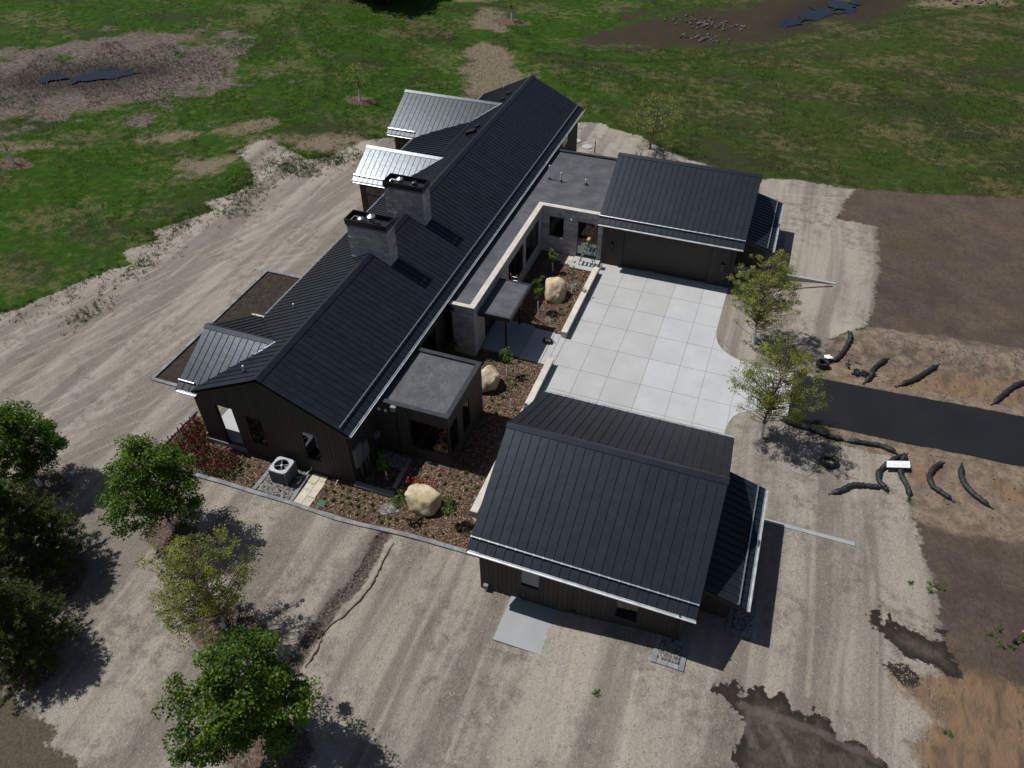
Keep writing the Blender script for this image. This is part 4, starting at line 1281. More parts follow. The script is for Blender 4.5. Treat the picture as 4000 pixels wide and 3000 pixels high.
MB().box((BX0 + 0.0, BY0 + 0.1, 3.2), (BX1 - 0.1, BY1 - 0.1, BZ - 0.09)).build('bay_roof', 'membrane', house)
cp = MB(); w_ = 0.24
cp.box((BX0 + 0.3, BY0 - 0.03, BZ - 0.02), (BX1 + 0.03, BY0 - 0.03 + w_, BZ + 0.035)); cp.box((BX0 + 0.3, BY1 + 0.03 - w_, BZ - 0.02), (BX1 + 0.03, BY1 + 0.03, BZ + 0.035))
cp.box((BX1 + 0.03 - w_, BY0 - 0.03 + w_, BZ - 0.02), (BX1 + 0.03, BY1 + 0.03 - w_, BZ + 0.033)); cp.build('coping', 'coping_dark', house)
sc = MB(); sc.box((-10.12, -11.42, 3.08), (-9.86, -11.2, 3.36)); sc.build('scupper', 'galv', house)
downspout(house, -9.99, -11.33, 3.1, 0.05, 0.0, -0.03)

# stone entry wing
SX = -9.3
LW_OPEN = [(2.3, 5.0, 0.72, 2.66), (5.42, 8.0, 0.8, 2.68), (-1.6, 0.2, 0.14, 2.5)]
facade(house, 'y', SX, -3.1, 8.55, 0.0, 3.34, 1, LW_OPEN, style='stone', name='stone_wall', joined=True, skin=0.06, seed=11)
facade(house, 'x', -3.12, -10.72, SX - 0.02, 0.0, 3.34, -1, style='stone', name='stone_wall', skin=0.06, seed=12)
facade(house, 'x', 8.6, SX - 0.05, -5.2, 0.0, 3.34, -1, [(-8.82, -7.84, 1.22, 2.65), (-6.9, -5.52, 0.12, 2.65)], style='stone', name='stone_wall', skin=0.06, seed=13)
for a, b, zb, zt in LW_OPEN[:2]:
    window(house, 'y', SX, a, b, zb, zt, 1, depth=0.12, mull=((a + b) / 2,))
window(house, 'y', SX, -1.6, 0.2, 0.14, 2.5, 1, depth=0.12, mull=(-0.5,), name='entry_door')
window(house, 'x', 8.6, -8.82, -7.84, 1.22, 2.65, -1, depth=0.12, fw=0.04)
window(house, 'x', 8.6, -6.9, -5.52, 0.12, 2.65, -1, depth=0.12, frame='blue_tape', fw=0.05, name='side_door')
MB().box((-8.45, 8.54, 1.19), (-8.15, 8.64, 1.215)).build('sill', 'white', house) if False else MB().box((-8.05, 8.55, 1.16), (-7.83, 8.66, 1.21)).build('sill', 'white', house)
MB().box((-7.36, 8.50, 2.62), (-7.28, 8.62, 2.78)).build('wall_lamp', 'white', house)
fr = MB(); fr.box((-10.95, -2.9, 3.1), (SX - 0.28, 8.9, 3.33)); fr.box((-10.95, 8.9, 3.1), (-5.1, 16.3, 3.33))
fr.build('flat_roof', 'membrane', house)
for y in (-1.0, 1.1, 3.2, 5.3, 7.4, 9.4, 11.4, 13.4, 15.2):
    MB().box((-10.8, y, 3.33), (SX - 0.3 if y < 8.6 else -5.3, y + 0.05, 3.337)).build('membrane_seam', 'membrane', house)
cp = MB()
cp.box((SX - 0.3, -2.9, 3.33), (SX + 0.04, 8.9, 3.42)); cp.box((-10.75, -3.17, 3.33), (SX + 0.04, -2.9, 3.42)); cp.box((SX + 0.04, 8.56, 3.33), (-5.4, 8.9, 3.42))
cp.build('coping', 'limestone', house)
MB().box((-10.7, 16.25, 3.3), (-5.2, 16.5, 3.45)).build('coping', 'coping_dark', house)
MB().box((-10.7, 16.3, 0), (-5.1, 16.45, 3.3)).build('wall', 'board', house)
for x, y, h in ((-9.99, 12.13, 0.95), (-9.15, 12.06, 0.6), (-7.45, 12.21, 0.32)):
    b = MB().lathe((x, y, 3.33), [(0.17, 0), (0.16, 0.015), (0.08, 0.05), (0.06, 0.14)], 14).build('pipe_boot', 'black_plastic', house)
    MB().tube([(x, y, 3.4), (x, y, 3.4 + h)], 0.05, 10).build('vent_pipe', 'pvc', b)
downspout(house, -10.62, -3.2, 3.1, 0.05, 0, 0)
MB().box((-10.8, -3.32, 3.0), (-10.45, -3.14, 3.3)).build('scupper', 'dark_metal', house)
MB().box((-10.58, -3.36, 3.02), (-10.46, -3.3, 3.12)).build('scupper_lip', 'galv', house)

# entry canopy
cn = MB().box((-9.3, -2.6, 2.52), (-7.4, 0.85, 2.72)).build('canopy', 'trim', house)
MB().box((-9.28, -2.5, 2.72), (-7.5, 0.75, 2.75)).build('membrane', 'membrane', cn)
ed = MB(); ed.box((-9.3, -2.6, 2.72), (-7.4, -2.5, 2.79)); ed.box((-9.3, 0.75, 2.72), (-7.4, 0.85, 2.79)); ed.box((-7.5, -2.5, 2.72), (-7.4, 0.75, 2.79))
ed.build('edge_trim', 'coping_dark', cn)
for y in (-1.95, 0.35):
    MB().box((-7.96, y - 0.05, 0.12), (-7.86, y + 0.05, 2.52)).build('post', 'dark_metal', cn)

# attached garage
def garage(parent, xl, xr, yr, zr, ys, zs, yn, zn, north_joined, south_rail=True):
    L = math.hypot(yr - ys, zr - zs); Ln = math.hypot(yn - yr, zr - zn)
    ds = (0, -(yr - ys) / L, -(zr - zs) / L); d2 = (0, (yn - yr) / Ln, -(zr - zn) / Ln)
    slope(parent, (xl, yr, zr), (1, 0, 0), ds, [(0, 0), (xr - xl, 0), (xr - xl, L), (0, L)])
    slope(parent, (xl, yr, zr), (1, 0, 0), d2, [(0, 0), (xr - xl, 0), (xr - xl, Ln), (0, Ln)], joined=north_joined)
    p = (zr - zs) / (yr - ys)
    ridge_cap(parent, (xl - 0.02, yr, zr), (xr + 0.02, yr, zr), (0, 1, 0), p, 0.2)
    q = Vector((0, yr, zr)) + Vector(ds) * (L - 0.5)
    snow_rail(parent, (xl + 0.05, q.y, q.z), (xr - 0.05, q.y, q.z), Vector((0, -p, 1)))
    gutter(parent, (xl, ys, zs - 0.05), (xr, ys, zs - 0.05), (0, -1, 0)); gutter(parent, (xl, yn, zn - 0.05), (xr, yn, zn - 0.05), (0, 1, 0))
    for x in (xl + 0.02, xr - 0.02):
        rake(parent, (x, yr, zr - 0.03), (x, ys, zs - 0.03), 'coping_dark'); rake(parent, (x, yr, zr - 0.03), (x, yn, zn - 0.03), 'coping_dark')
    return lambda y: zr - p * (yr - y) if y < yr else zr - (zr - zn) / (yn - yr) * (y - yr)

zg = garage(house, -5.452, 3.576, 12.461, 5.805, 7.888, 3.241, 17.03, 3.241, True)
facade(house, 'x', 8.44, -5.17, 3.2, 0.0, 3.35, -1, [(-3.77, 1.72, -0.1, 2.33)])
dr = MB().box((-3.77, 8.56, -0.02), (1.72, 8.66, 2.33)).build('garage_door', 'dark_metal', house)
for i in range(4):
    z = 0.02 + i * 0.575
    piece('door_panel', (-3.75, 8.545, z), (1.70, 8.575, z + 0.573), 'trim', dr, 0.004)
MB().box((-3.83, 8.42, 0.0), (-3.77, 8.5, 2.39)).build('door_jamb', 'trim', house); MB().box((1.72, 8.42, 0.0), (1.78, 8.5, 2.39)).build('door_jamb', 'trim', house)
for x in (-4.48, 2.54):
    s = MB(); s.box((x - 0.1, 8.3, 1.1), (x + 0.1, 8.44, 1.66)); s.build('wall_sconce', 'dark_metal', house)
gw = MB()
for x in (-5.17, 3.02):
    gw.prism([(x, 8.5, 0), (x, 16.5, 0), (x, 16.5, zg(16.5) - 0.2), (x, 12.461, zg(12.461) - 0.2), (x, 8.5, zg(8.5) - 0.2)], (0.16, 0, 0))
gw.box((-5.0, 16.35, 0), (3.0, 16.5, 3.3)); gw.build('wall', 'board', house)
downspout(house, 2.95, 8.36, 3.2, 0.05, 0, -0.35)
for x, y, h in ((-3.33, 14.0, 0.95), (-4.3, 14.0, 0.4), (-4.62, 14.0, 0.35)):
    MB().tube([(x, y, zg(y) - 0.05), (x, y, zg(y) + h)], 0.06 if h > .5 else 0.04, 10).build('vent_pipe', 'galv', house)
def lean_to(parent, x0, z0, x1, z1, ya, yb, wx, wy0, wy1, zbase):
    L = math.hypot(x1 - x0, z0 - z1)
    d = ((x1 - x0) / L, 0, -(z0 - z1) / L)
    slope(parent, (x0, ya, z0), (0, 1, 0), d, [(0, 0), (yb - ya, 0), (yb - ya, L), (0, L)])
    q = Vector((x0, 0, z0)) + Vector(d) * (L - 0.36)
    snow_rail(parent, (q.x, ya + 0.05, q.z), (q.x, yb - 0.05, q.z), Vector((z0 - z1, 0, x1 - x0)))
    gutter(parent, (x1, ya, z1 - 0.04), (x1, yb, z1 - 0.04), (1, 0, 0))
    for y in (ya + 0.02, yb - 0.02):
        rake(parent, (x0, y, z0 - 0.03), (x1, y, z1 - 0.03), 'trim', 0.16)
    p = (z0 - z1) / (x1 - x0)
    facade(parent, 'x', wy0, x0 - 0.15, wx, zbase, lambda x: z0 - p * (x - x0) - 0.15, -1)
    m = MB(); m.box((wx - 0.16, wy0 + 0.05, zbase), (wx, wy1, z0 - p * (wx - x0) - 0.15)); m.box((x0 - 0.1, wy1 - 0.1, zbase), (wx, wy1, z0 - p * (wx - x0) - 0.15))
    m.build('wall', 'board', parent)
lean_to(house, 3.30, 3.24, 5.2, 2.74, 9.1, 15.28, 4.75, 10.1, 14.7, 0.0)

# wall-hung boxes by the meter bed
for lo, hi, nm in (((-11.14, -13.55, 1.0), (-10.98, -12.95, 2.2), 'meter_cabinet'), ((-11.14, -12.85, 0.95), (-11.0, -12.4, 1.85), 'disconnect_box'), ((-11.14, -11.65, 1.1), (-10.95, -11.35, 1.4), 'meter_box')):
    MB().box(lo, hi).build(nm, 'grey_box', house)
cd = MB()
for y in (-13.2, -12.75, -12.5):
    cd.tube([(-11.07, y, 0.0), (-11.07, y, 1.0)], 0.035, 8)
cd.build('conduit', 'grey_box', house)
for x in (-10.85, -10.5):
    MB().box((x - 0.07, -11.27, 2.78), (x + 0.07, -11.2, 2.93)).build('vent_hood', 'white', house) 

# bathtub behind the bay window
t = thing('bathtub', 'white freestanding oval bathtub seen through the corner window', 'bathtub', (-8.2, -10.72, 0.5))
prof_o = [(0.30, 0.0), (0.36, 0.25), (0.42, 0.58), (0.40, 0.60), (0.34, 0.56), (0.28, 0.2), (0.02, 0.14)]
m = MB().lathe((0, 0, 0), prof_o, 24)
m.v = [(-8.25 + x * 1.8, -10.70 + y, 0.5 + z * 1.15) for x, y, z in m.v]
m.build('basin', 'tub', t, smooth=True)
MB().tube([(-8.1, -11.12, 0.5), (-8.1, -11.12, 1.35), (-8.1, -10.98, 1.4), (-8.1, -10.92, 1.28)], 0.02, 8).build('tap', 'dark_metal', t, smooth=True)

# ------------------------------------------------------------------ detached garage
gar = thing('detached_garage', 'detached dark brown garage with black standing seam roof nearest the camera', 'garage', (0.7, -12.8, 0))
zs_ = garage(gar, -3.723, 5.215, -12.777, 5.842, -17.446, 3.339, -7.954, 3.339, False)
SG = [(-1.72, -0.85, 1.08, 2.42), (2.22, 3.14, 1.0, 2.38)]
facade(gar, 'x', -16.93, -3.46, 4.86, -0.2, 3.4, -1, SG)
window(gar, 'x', -16.93, -1.72, -0.85, 1.08, 2.42, -1)
window(gar, 'x', -16.93, 2.22, 3.14, 1.0, 2.38, -1)
MB().box((-1.7, -16.78, 1.1), (-0.87, -16.74, 2.4)).build('blind', 'interior', gar)
gw = MB()
for x in (-3.46, 4.70):
    gw.prism([(x, -16.85, -0.2), (x, -8.45, -0.2), (x, -8.45, zs_(-8.45) - 0.2), (x, -12.777, zs_(-12.777) - 0.2), (x, -16.85, zs_(-16.85) - 0.2)], (0.16, 0, 0))
gw.box((-3.4, -8.6, -0.2), (4.8, -8.45, 3.3)); gw.build('wall', 'board', gar)
lean_to(gar, 5.0, 3.34, 6.9, 2.75, -16.06, -9.9, 6.4, -15.35, -10.4, 0.3)
MB().box((-2.0, -8.45, 0.0), (3.5, -8.41, 2.33)).build('garage_door', 'trim', gar)
downspout(gar, 4.62, -17.0, 3.3, hz(4.62, -17.2), 0, -0.48)
bxs = MB(); bxs.box((-3.3, -17.06, 0.15), (-3.1, -16.93, 0.42)); bxs.tube([(-3.18, -17.0, 0.15), (-3.18, -17.0, -0.1)], 0.03, 8); bxs.build('service_box', 'grey_box', gar)
bxs = MB(); bxs.tube([(-1.78, -17.02, 0.1), (-1.78, -17.02, 0.36)], 0.03, 8); bxs.tube([(-1.68, -17.02, 0.1), (-1.68, -17.02, 0.36)], 0.03, 8); bxs.build('conduit', 'grey_box', gar)
bxs = MB(); bxs.box((-1.57, -17.01, 0.46), (-1.5, -16.93, 0.54)); bxs.build('hose_bib', 'galv', gar)
MB().box((0.55, -17.0, 0.44), (0.68, -16.93, 0.56)).build('outlet_box', 'dark_metal', gar)
# ------------------------------------------------------------------ garden walls, retaining walls, edging
def cap_wall(name, label, x0, x1, y0, y1, zt, cat='garden wall', n=4):
    t = thing(name, label, cat, ((x0 + x1) / 2, y0, 0))
    MB().box((x0 + 0.04, y0 + 0.03, -0.1), (x1 - 0.04, y1 - 0.03, zt - 0.14)).build('wall_core', 'stone', t)
    for i in range(n):
        a = y0 + (y1 - y0) * i / n; b = y0 + (y1 - y0) * (i + 1) / n
        piece('cap_stone', (x0, a + 0.004, zt - 0.14), (x1, b - 0.004, zt), 'limestone', t, 0.012)
    return t
cap_wall('garden_wall', 'low cream limestone capped wall between the north courtyard bed and the concrete drive', -5.28, -4.93, 0.12, 7.2, 0.46)
cap_wall('garden_wall', 'low cream limestone capped wall running from the entry walk to under the detached garage roof', -5.28, -4.93, -13.68, -2.3, 0.46, n=6)

def ret_wall(label, x0, x1, y0, y1, zt, face):
    t = thing('retaining_wall', label, 'retaining wall', (x0, y0, 0))
    MB().box((x0, y0, -0.25), (x1, y1, zt)).build('wall_body', face, t)
    k = max(2, round((x1 - x0) / 1.55))
    for i in range(k):
        a = x0 + (x1 - x0) * i / k; b = x0 + (x1 - x0) * (i + 1) / k
        piece('cap', (a + 0.003, y0 - 0.02, zt), (b - 0.003, y1 + 0.02, zt + 0.06), 'concrete_grey', t, 0.01)
ret_wall('grey concrete retaining wall east of the attached garage, tapering into the straw bank', 3.2, 9.36, 9.92, 10.08, BERM - 0.02, 'rock_face')
ret_wall('thin grey concrete retaining wall running east from the detached garage lean-to', 6.4, 11.1, -9.99, -9.83, BERM - 0.02, 'rock_face')

def edging(label, pts, z, w=0.2, mat='paver_grey', L=0.42, group=None, h=0.09):
    t = thing('paver_edging', label, 'edging', (pts[0][0], pts[0][1], 0), group)
    for (x0, y0), (x1, y1) in zip(pts[:-1], pts[1:]):
        d = math.hypot(x1 - x0, y1 - y0); k = max(1, round(d / L)); a = math.atan2(y1 - y0, x1 - x0)
        for i in range(k):
            u = (i + 0.5) / k; cx = x0 + (x1 - x0) * u; cy = y0 + (y1 - y0) * u
            zz = z if z is not None else hz(cx, cy)
            l = d / k - 0.008; j = random.uniform(-0.006, 0.006)
            piece('edging_block', (cx - l / 2, cy - w / 2, zz - 0.08 + j), (cx + l / 2, cy + w / 2, zz + h + j), mat, t, 0.015, a + random.uniform(-0.01, 0.01))
    return t
edging('long row of grey paver blocks edging the mulch bed south of the house', [(-18.9, -15.9), (-17.2, -15.84), (-15.5, -15.84), (-13.4, -15.80), (-11.1, -15.88), (-9.7, -15.8), (-8.4, -15.66), (-7.0, -15.58), (-3.6, -15.5)], 0.0, 0.2)
edging('grey paver blocks around the west side of the magenta tulip bed', [(-21.5, -12.2), (-21.55, -15.1), (-19.9, -15.9), (-18.95, -15.9)], 0.0, 0.2)
edging('grey paver border around the bare soil bed west of the house', [(-18.9, 0.2), (-25.35, 0.2), (-25.35, -10.95), (-20.0, -10.95)], 0.0, 0.2)
edging('grey paver blocks between the bark mulch and the river rock under the air conditioner', [(-15.55, -15.7), (-15.5, -14.1)], 0.0, 0.2)
edging('grey paver blocks between the river rock and the tan stepping stones', [(-13.5, -15.68), (-13.62, -14.0)], 0.0, 0.18)
edging('grey paver blocks along the east side of the meter bed', [(-9.32, -13.4), (-9.38, -11.45)], 0.02, 0.2)
t = thing('curb', 'rounded grey concrete curb at the south end of the dark meter bed', 'curb', (-11.1, -13.8, 0))
MB().prism([(-11.14, -13.98, -0.05), (-11.14, -13.98, 0.2), (-11.14, -13.9, 0.27), (-11.14, -13.76, 0.27), (-11.14, -13.68, 0.2), (-11.14, -13.68, -0.05)], (1.98, 0.02, 0)).build('curb_stone', 'paver_grey', t)
t = thing('paver_edging', 'grey paver frame of the drain pit below the detached garage downspout', 'edging', (4.6, -17.5, 0))
def frame_of(t, x0, x1, y0, y1, z):
    for lo, hi in (((x0, y0), (x0 + .2, (y0 + y1) / 2)), ((x0, (y0 + y1) / 2 + .01), (x0 + .2, y1)), ((x1 - .2, y0), (x1, (y0 + y1) / 2)), ((x1 - .2, (y0 + y1) / 2 + .01), (x1, y1)), ((x0 + .21, y0), ((x0 + x1) / 2, y0 + .2)), (((x0 + x1) / 2 + .01, y0), (x1 - .21, y0 + .2)), ((x0 + .21, y1 - .2), (x1 - .21, y1))):
        piece('edging_block', (lo[0], lo[1], z - 0.1), (hi[0] - .006, hi[1] - .006, z + 0.07), 'paver_grey', t, 0.015)
frame_of(t, 4.0, 5.25, -18.15, -16.95, hz(4.6, -17.6))
t = thing('paver_edging', 'grey paver frame of the shaded drain pit beside the lean-to', 'edging', (7.0, -15.2, 0))
frame_of(t, 6.47, 7.66, -15.9, -14.55, hz(7.0, -15.3))

# tan stepping stones by the air conditioner
t = thing('stone_path', 'tan limestone stepping stones beside the air conditioner', 'path', (-13.0, -15, 0))
for lo, hi in (((-13.38, -15.7), (-12.98, -14.85)), ((-13.38, -14.83), (-12.98, -14.45)), ((-13.40, -14.43), (-13.0, -13.85)), ((-12.96, -15.7), (-12.54, -15.2)), ((-12.96, -15.18), (-12.56, -14.2)), ((-12.98, -14.18), (-12.62, -13.85))):
    piece('flagstone', (lo[0], lo[1], -0.04), (hi[0], hi[1], 0.045 + random.uniform(-.004, .004)), 'paver_tan', t, 0.012)

# river rock
ICO = None
def ico_np():
    import bmesh
    bm = bmesh.new(); bmesh.ops.create_icosphere(bm, subdivisions=1, radius=1.0)
    V = np.array([v.co[:] for v in bm.verts]); F = np.array([[v.index for v in f.verts] for f in bm.faces]); bm.free()
    return V, F
ICO = ico_np()
def pebbles(name, label, pts, z, lo=0.045, hi=0.10, mat='pebble', cat='gravel', flat=0.6):
    V0, F0 = ICO; n = len(pts)
    s = RNG.uniform(lo, hi, (n, 1)) * np.stack([RNG.uniform(.8, 1.3, n), RNG.uniform(.65, 1.0, n), RNG.uniform(.75, 1.1, n) * flat], -1)
    a = RNG.uniform(0, np.pi, n)
    V = V0[None] * (s[:, None, :] * RNG.uniform(.88, 1.12, (n, len(V0), 1)))
    x = V[..., 0] * np.cos(a)[:, None] - V[..., 1] * np.sin(a)[:, None]; y = V[..., 0] * np.sin(a)[:, None] + V[..., 1] * np.cos(a)[:, None]
    zz = (z if np.ndim(z) else np.full(n, z))
    V = np.stack([x + pts[:, 0:1], y + pts[:, 1:2], V[..., 2] + zz[:, None]], -1).reshape(-1, 3)
    F = (F0[None] + (np.arange(n) * len(V0))[:, None, None]).reshape(-1, 3)
    o = mesh_np(name, V, F, [mat], tint=np.repeat(RNG.random(n), len(F0)), smooth=True)
    return tag(o, label, cat, kind='stuff')
def rect(x0, x1, y0, y1): return [(x0, y0), (x1, y0), (x1, y1), (x0, y1)]
pebbles('river_rock', 'rounded river rock around the air conditioner', inside(rect(-15.4, -13.62, -15.68, -13.85), 900), 0.045)
pebbles('river_rock', 'rounded river rock in the drain pit below the garage downspout', inside(rect(4.22, 5.03, -17.93, -17.15), 260), hz(4.6, -17.6) + 0.05)
pebbles('river_rock', 'shaded river rock in the drain pit beside the lean-to', inside(rect(6.7, 7.44, -15.68, -14.75), 260), hz(7.0, -15.3) + 0.05)
pebbles('river_rock', 'small oval patch of river rock in the mulch beside the golden boulder', inside([(-9.47, -14.69), (-9.3, -14.35), (-9.0, -14.2), (-8.6, -14.22), (-8.5, -14.5), (-8.6, -14.75), (-9.18, -14.97)], 190), 0.03)
pebbles('river_rock', 'dark river rock in the corner of the meter bed', inside(rect(-10.9, -9.5, -12.2, -11.35), 420), 0.03)
pebbles('river_rock', 'little patch of pale pebbles in the north courtyard mulch', inside([(-6.75, 1.2), (-6.2, 1.15), (-6.1, 1.6), (-6.6, 1.75)], 70), 0.03, 0.03, 0.07)
pebbles('river_rock', 'little patch of pale pebbles behind the north courtyard boulder', inside([(-6.3, 5.1), (-5.9, 5.1), (-5.85, 5.7), (-6.2, 5.6)], 55), 0.03, 0.03, 0.07)

# ------------------------------------------------------------------ air conditioner
t = thing('air_conditioner', 'light grey air conditioner condenser on river rock beside the gable wall', 'air conditioner', (-14.5, -14.6, 0.05))
AX, AY, AW = -14.52, -14.58, 0.43
def rr(w, r, n=5):
    out = []
    for cx, cy, a0 in ((w - r, w - r, 0), (-w + r, w - r, 90), (-w + r, -w + r, 180), (w - r, -w + r, 270)):
        for i in range(n):
            a = math.radians(a0 + 90 * i / (n - 1)); out.append((cx + r * math.cos(a), cy + r * math.sin(a)))
    return out
MB().prism([(AX + x, AY + y, 0.04) for x, y in rr(AW + .03, .05)], (0, 0, 0.08)).build('base_pan', 'dark_metal', t)
MB().prism([(AX + x, AY + y, 0.12) for x, y in rr(AW - .03, .12)], (0, 0, 0.55)).build('coil', 'coping_dark', t)
lv = MB()
for s in range(4):
    for i in range(17):
        u = -AW + 0.07 + i * (2 * AW - 0.14) / 16
        p = [(u, -AW), (AW, u), (u, AW), (-AW, u)][s]
        sx, sy = (0.012, 0.02) if s % 2 == 0 else (0.02, 0.012)
        lv.box((AX + p[0] - sx, AY + p[1] - sy, 0.13), (AX + p[0] + sx, AY + p[1] + sy, 0.89))
simple('ac_body', (0.11, 0.12, 0.135), 0.5)
tag(lv.build('louvre', 'ac_body', t), kind='stuff')
for sx in (-1, 1):
    for sy in (-1, 1):
        MB().box((AX + sx * AW - .03, AY + sy * AW - .03, .12), (AX + sx * AW + .03, AY + sy * AW + .03, .9)).build('corner_post', 'ac_body', t)
simple('ac_lid', (0.40, 0.42, 0.435), 0.5)
outer = rr(AW + .035, .12, 8); m = MB(); k = len(outer)
k = 40; ang = [2 * math.pi * i / k for i in range(k)]; R_ = 0.35
outer = [((AW + .035) * math.cos(a) / (abs(math.cos(a)) ** 6 + abs(math.sin(a)) ** 6) ** (1 / 6), (AW + .035) * math.sin(a) / (abs(math.cos(a)) ** 6 + abs(math.sin(a)) ** 6) ** (1 / 6)) for a in ang]
inner = [(R_ * math.cos(a), R_ * math.sin(a)) for a in ang]
vs = [(AX + x, AY + y, .9) for x, y in outer] + [(AX + x, AY + y, .985) for x, y in outer] + [(AX + x, AY + y, 1.0) for x, y in inner] + [(AX + x, AY + y, .9) for x, y in inner]
fs = []
for i in range(k):
    j = (i + 1) % k
    fs += [(i, j, j + k, i + k), (i + k, j + k, j + 2 * k, i + 2 * k), (i + 2 * k, j + 2 * k, j + 3 * k, i + 3 * k)]
m.add(vs, fs).build('top_lid', 'ac_lid', t)
MB().prism([(AX + R_ * math.cos(a), AY + R_ * math.sin(a), .70) for a in np.linspace(0, 2 * np.pi, 24, endpoint=False)], (0, 0, .02)).build('fan_well', 'deck', t)
fb = MB(); fb.lathe((AX, AY, .88), [(.07, 0), (.07, .09), (.04, .12)], 16)
for i in range(4):
    a = i * math.pi / 2 + .5
    fb.bar((AX, AY, .95), (AX + .34 * math.cos(a), AY + .34 * math.sin(a), .97), .014, .012)
fb.build('fan_motor', 'ac_lid', t)
bl = MB()
for i in range(3):
    a = i * 2.094 + .2
    bl.prism([(AX + .06 * math.cos(a), AY + .06 * math.sin(a), .84), (AX + .28 * math.cos(a - .3), AY + .28 * math.sin(a - .3), .83), (AX + .28 * math.cos(a + .45), AY + .28 * math.sin(a + .45), .88)], (0, 0, .006))
bl.build('fan_blade', 'black_plastic', t)
MB().box((AX - .08, AY - AW - .04, .92), (AX + .08, AY - AW - .036, .95)).build('badge', 'white', t)
MB().tube([(AX + .45, AY + .2, .12), (AX + .75, AY + .25, .08), (AX + 1.0, AY + .75, .25), (AX + 1.02, AY + .86, .45)], .02, 8).build('line_set', 'white', t, smooth=True)

# valve box
t = thing('valve_box', 'green plastic irrigation valve box lid in the mulch', 'valve box', (-12.05, -15.35, 0))
MB().prism([(-12.24, -15.55, -.03), (-11.86, -15.5, -.03), (-11.96, -15.14, -.03), (-12.28, -15.19, -.03)], (0, 0, .075)).build('lid', 'green_lid', t)

# ------------------------------------------------------------------ boulders
def boulder(label, cx, cy, rx, ry, h, rot, seed, cuts):
    import bmesh
    rng = np.random.default_rng(seed)
    bm = bmesh.new(); bmesh.ops.create_icosphere(bm, subdivisions=4, radius=1.0)
    V = np.array([v.co[:] for v in bm.verts]); F = np.array([[v.index for v in f.verts] for f in bm.faces]); bm.free()
    d = V / np.linalg.norm(V, axis=1, keepdims=True)
    r = np.ones(len(V)) * 1.2
    extra = [(rng.normal(size=3) * np.array([1, 1, .8]), rng.uniform(.74, .96)) for _ in range(20)]
    for nrm, off in list(cuts) + extra:          # faceted by planes
        nrm = np.array(nrm, float); nrm /= np.linalg.norm(nrm)
        c = d @ nrm
        lim = np.where(c > 0.05, off / np.maximum(c, 0.05), 9)
        r = np.minimum(r, lim)
    for f_, a_ in ((2.1, .03), (4.3, .035), (8, .03), (15, .018)):
        ph = rng.uniform(0, 6, 3)
        r = r + a_ * np.sin(d[:, 0] * f_ * 2 + ph[0]) * np.sin(d[:, 1] * f_ * 2 + ph[1]) * np.cos(d[:, 2] * f_ * 1.7 + ph[2])
    V = d * r[:, None]
    x, y = V[:, 0] * rx, V[:, 1] * ry
    V = np.stack([cx + x * math.cos(rot) - y * math.sin(rot), cy + x * math.sin(rot) + y * math.cos(rot), (V[:, 2] + 0.55) * h / 1.4], -1)
    o = mesh_np('boulder', V, F, ['boulder'], smooth=True)
    return tag(o, label, 'boulder')
boulder('big golden boulder in the mulch bed south of the bath bay', -7.62, -13.75, .96, .76, 1.15, .1, 1, [((.15, .1, 1), .58), ((-.3, -1, .25), .82), ((1, -.3, .3), .86), ((-1, .2, .3), .84), ((.4, -.6, 1), .9), ((.8, .8, .4), .88)])
boulder('pale boulder half hidden behind the bath bay', -7.72, -5.15, .75, .82, 1.15, .3, 2, [((.7, .3, 1), .74), ((.9, -.6, .4), .8), ((-.6, .5, .7), .82), ((0, -1, .3), .85), ((-1, 0, .2), .85)])
boulder('jagged cream boulder in the north courtyard bed', -6.85, 3.95, .80, .98, 1.15, .2, 3, [((.1, -1, .5), .74), ((-1, -.1, .6), .78), ((1, -.4, .6), .80), ((-.4, .3, 1), .82), ((.5, .9, .8), .88)])

# ------------------------------------------------------------------ erosion socks, coils, litter by the road
def catmull(pts, n=6):
    P = [Vector(p) for p in pts]; P = [P[0] * 2 - P[1]] + P + [P[-1] * 2 - P[-2]]
    out = []
    for i in range(1, len(P) - 2):
        for k in range(n):
            t = k / n
            out.append(0.5 * ((2 * P[i]) + (P[i + 1] - P[i - 1]) * t + (2 * P[i - 1] - 5 * P[i] + 4 * P[i + 1] - P[i + 2]) * t * t + (3 * P[i] - P[i - 1] - 3 * P[i + 1] + P[i + 2]) * t ** 3))
    return out + [P[-2]]
def sock(label, pts, r=0.13, lift=0.0, group='black erosion socks by the road'):
    path = catmull([(x, y, 0) for x, y in pts], 7)
    n = len(path); rad = []; q = []
    for i, p in enumerate(path):
        u = i / (n - 1); e = min(u, 1 - u) * (n - 1)
        k = r * (0.3 if e == 0 else 0.5 if e < 1.5 else 0.88 if e < 2.5 else 1) * random.uniform(.82, 1.14)
        rad.append(k)
        q.append((p.x + random.uniform(-.012, .012), p.y + random.uniform(-.012, .012), hz(p.x, p.y) + k * .82 + lift))
    t = thing('erosion_sock', label, 'erosion sock', (pts[0][0], pts[0][1], hz(*pts[0])), group)
    b = MB().tube(q, rad, 12); b.v = [(x, y, z if z > 0 else z * .6) for x, y, z in b.v]
    b.build('sleeve', 'sock', t, smooth=True)
    for a, c in ((0, 1), (-1, -2)):
        d = (Vector(q[a]) - Vector(q[c])).normalized()
        e = Vector(q[a])
        MB().tube([e - d * .03, e + d * .05, e + d * .13 + Vector((0, 0, .03))], [.05, .028, .06], 8).build('knot', 'sock', t)
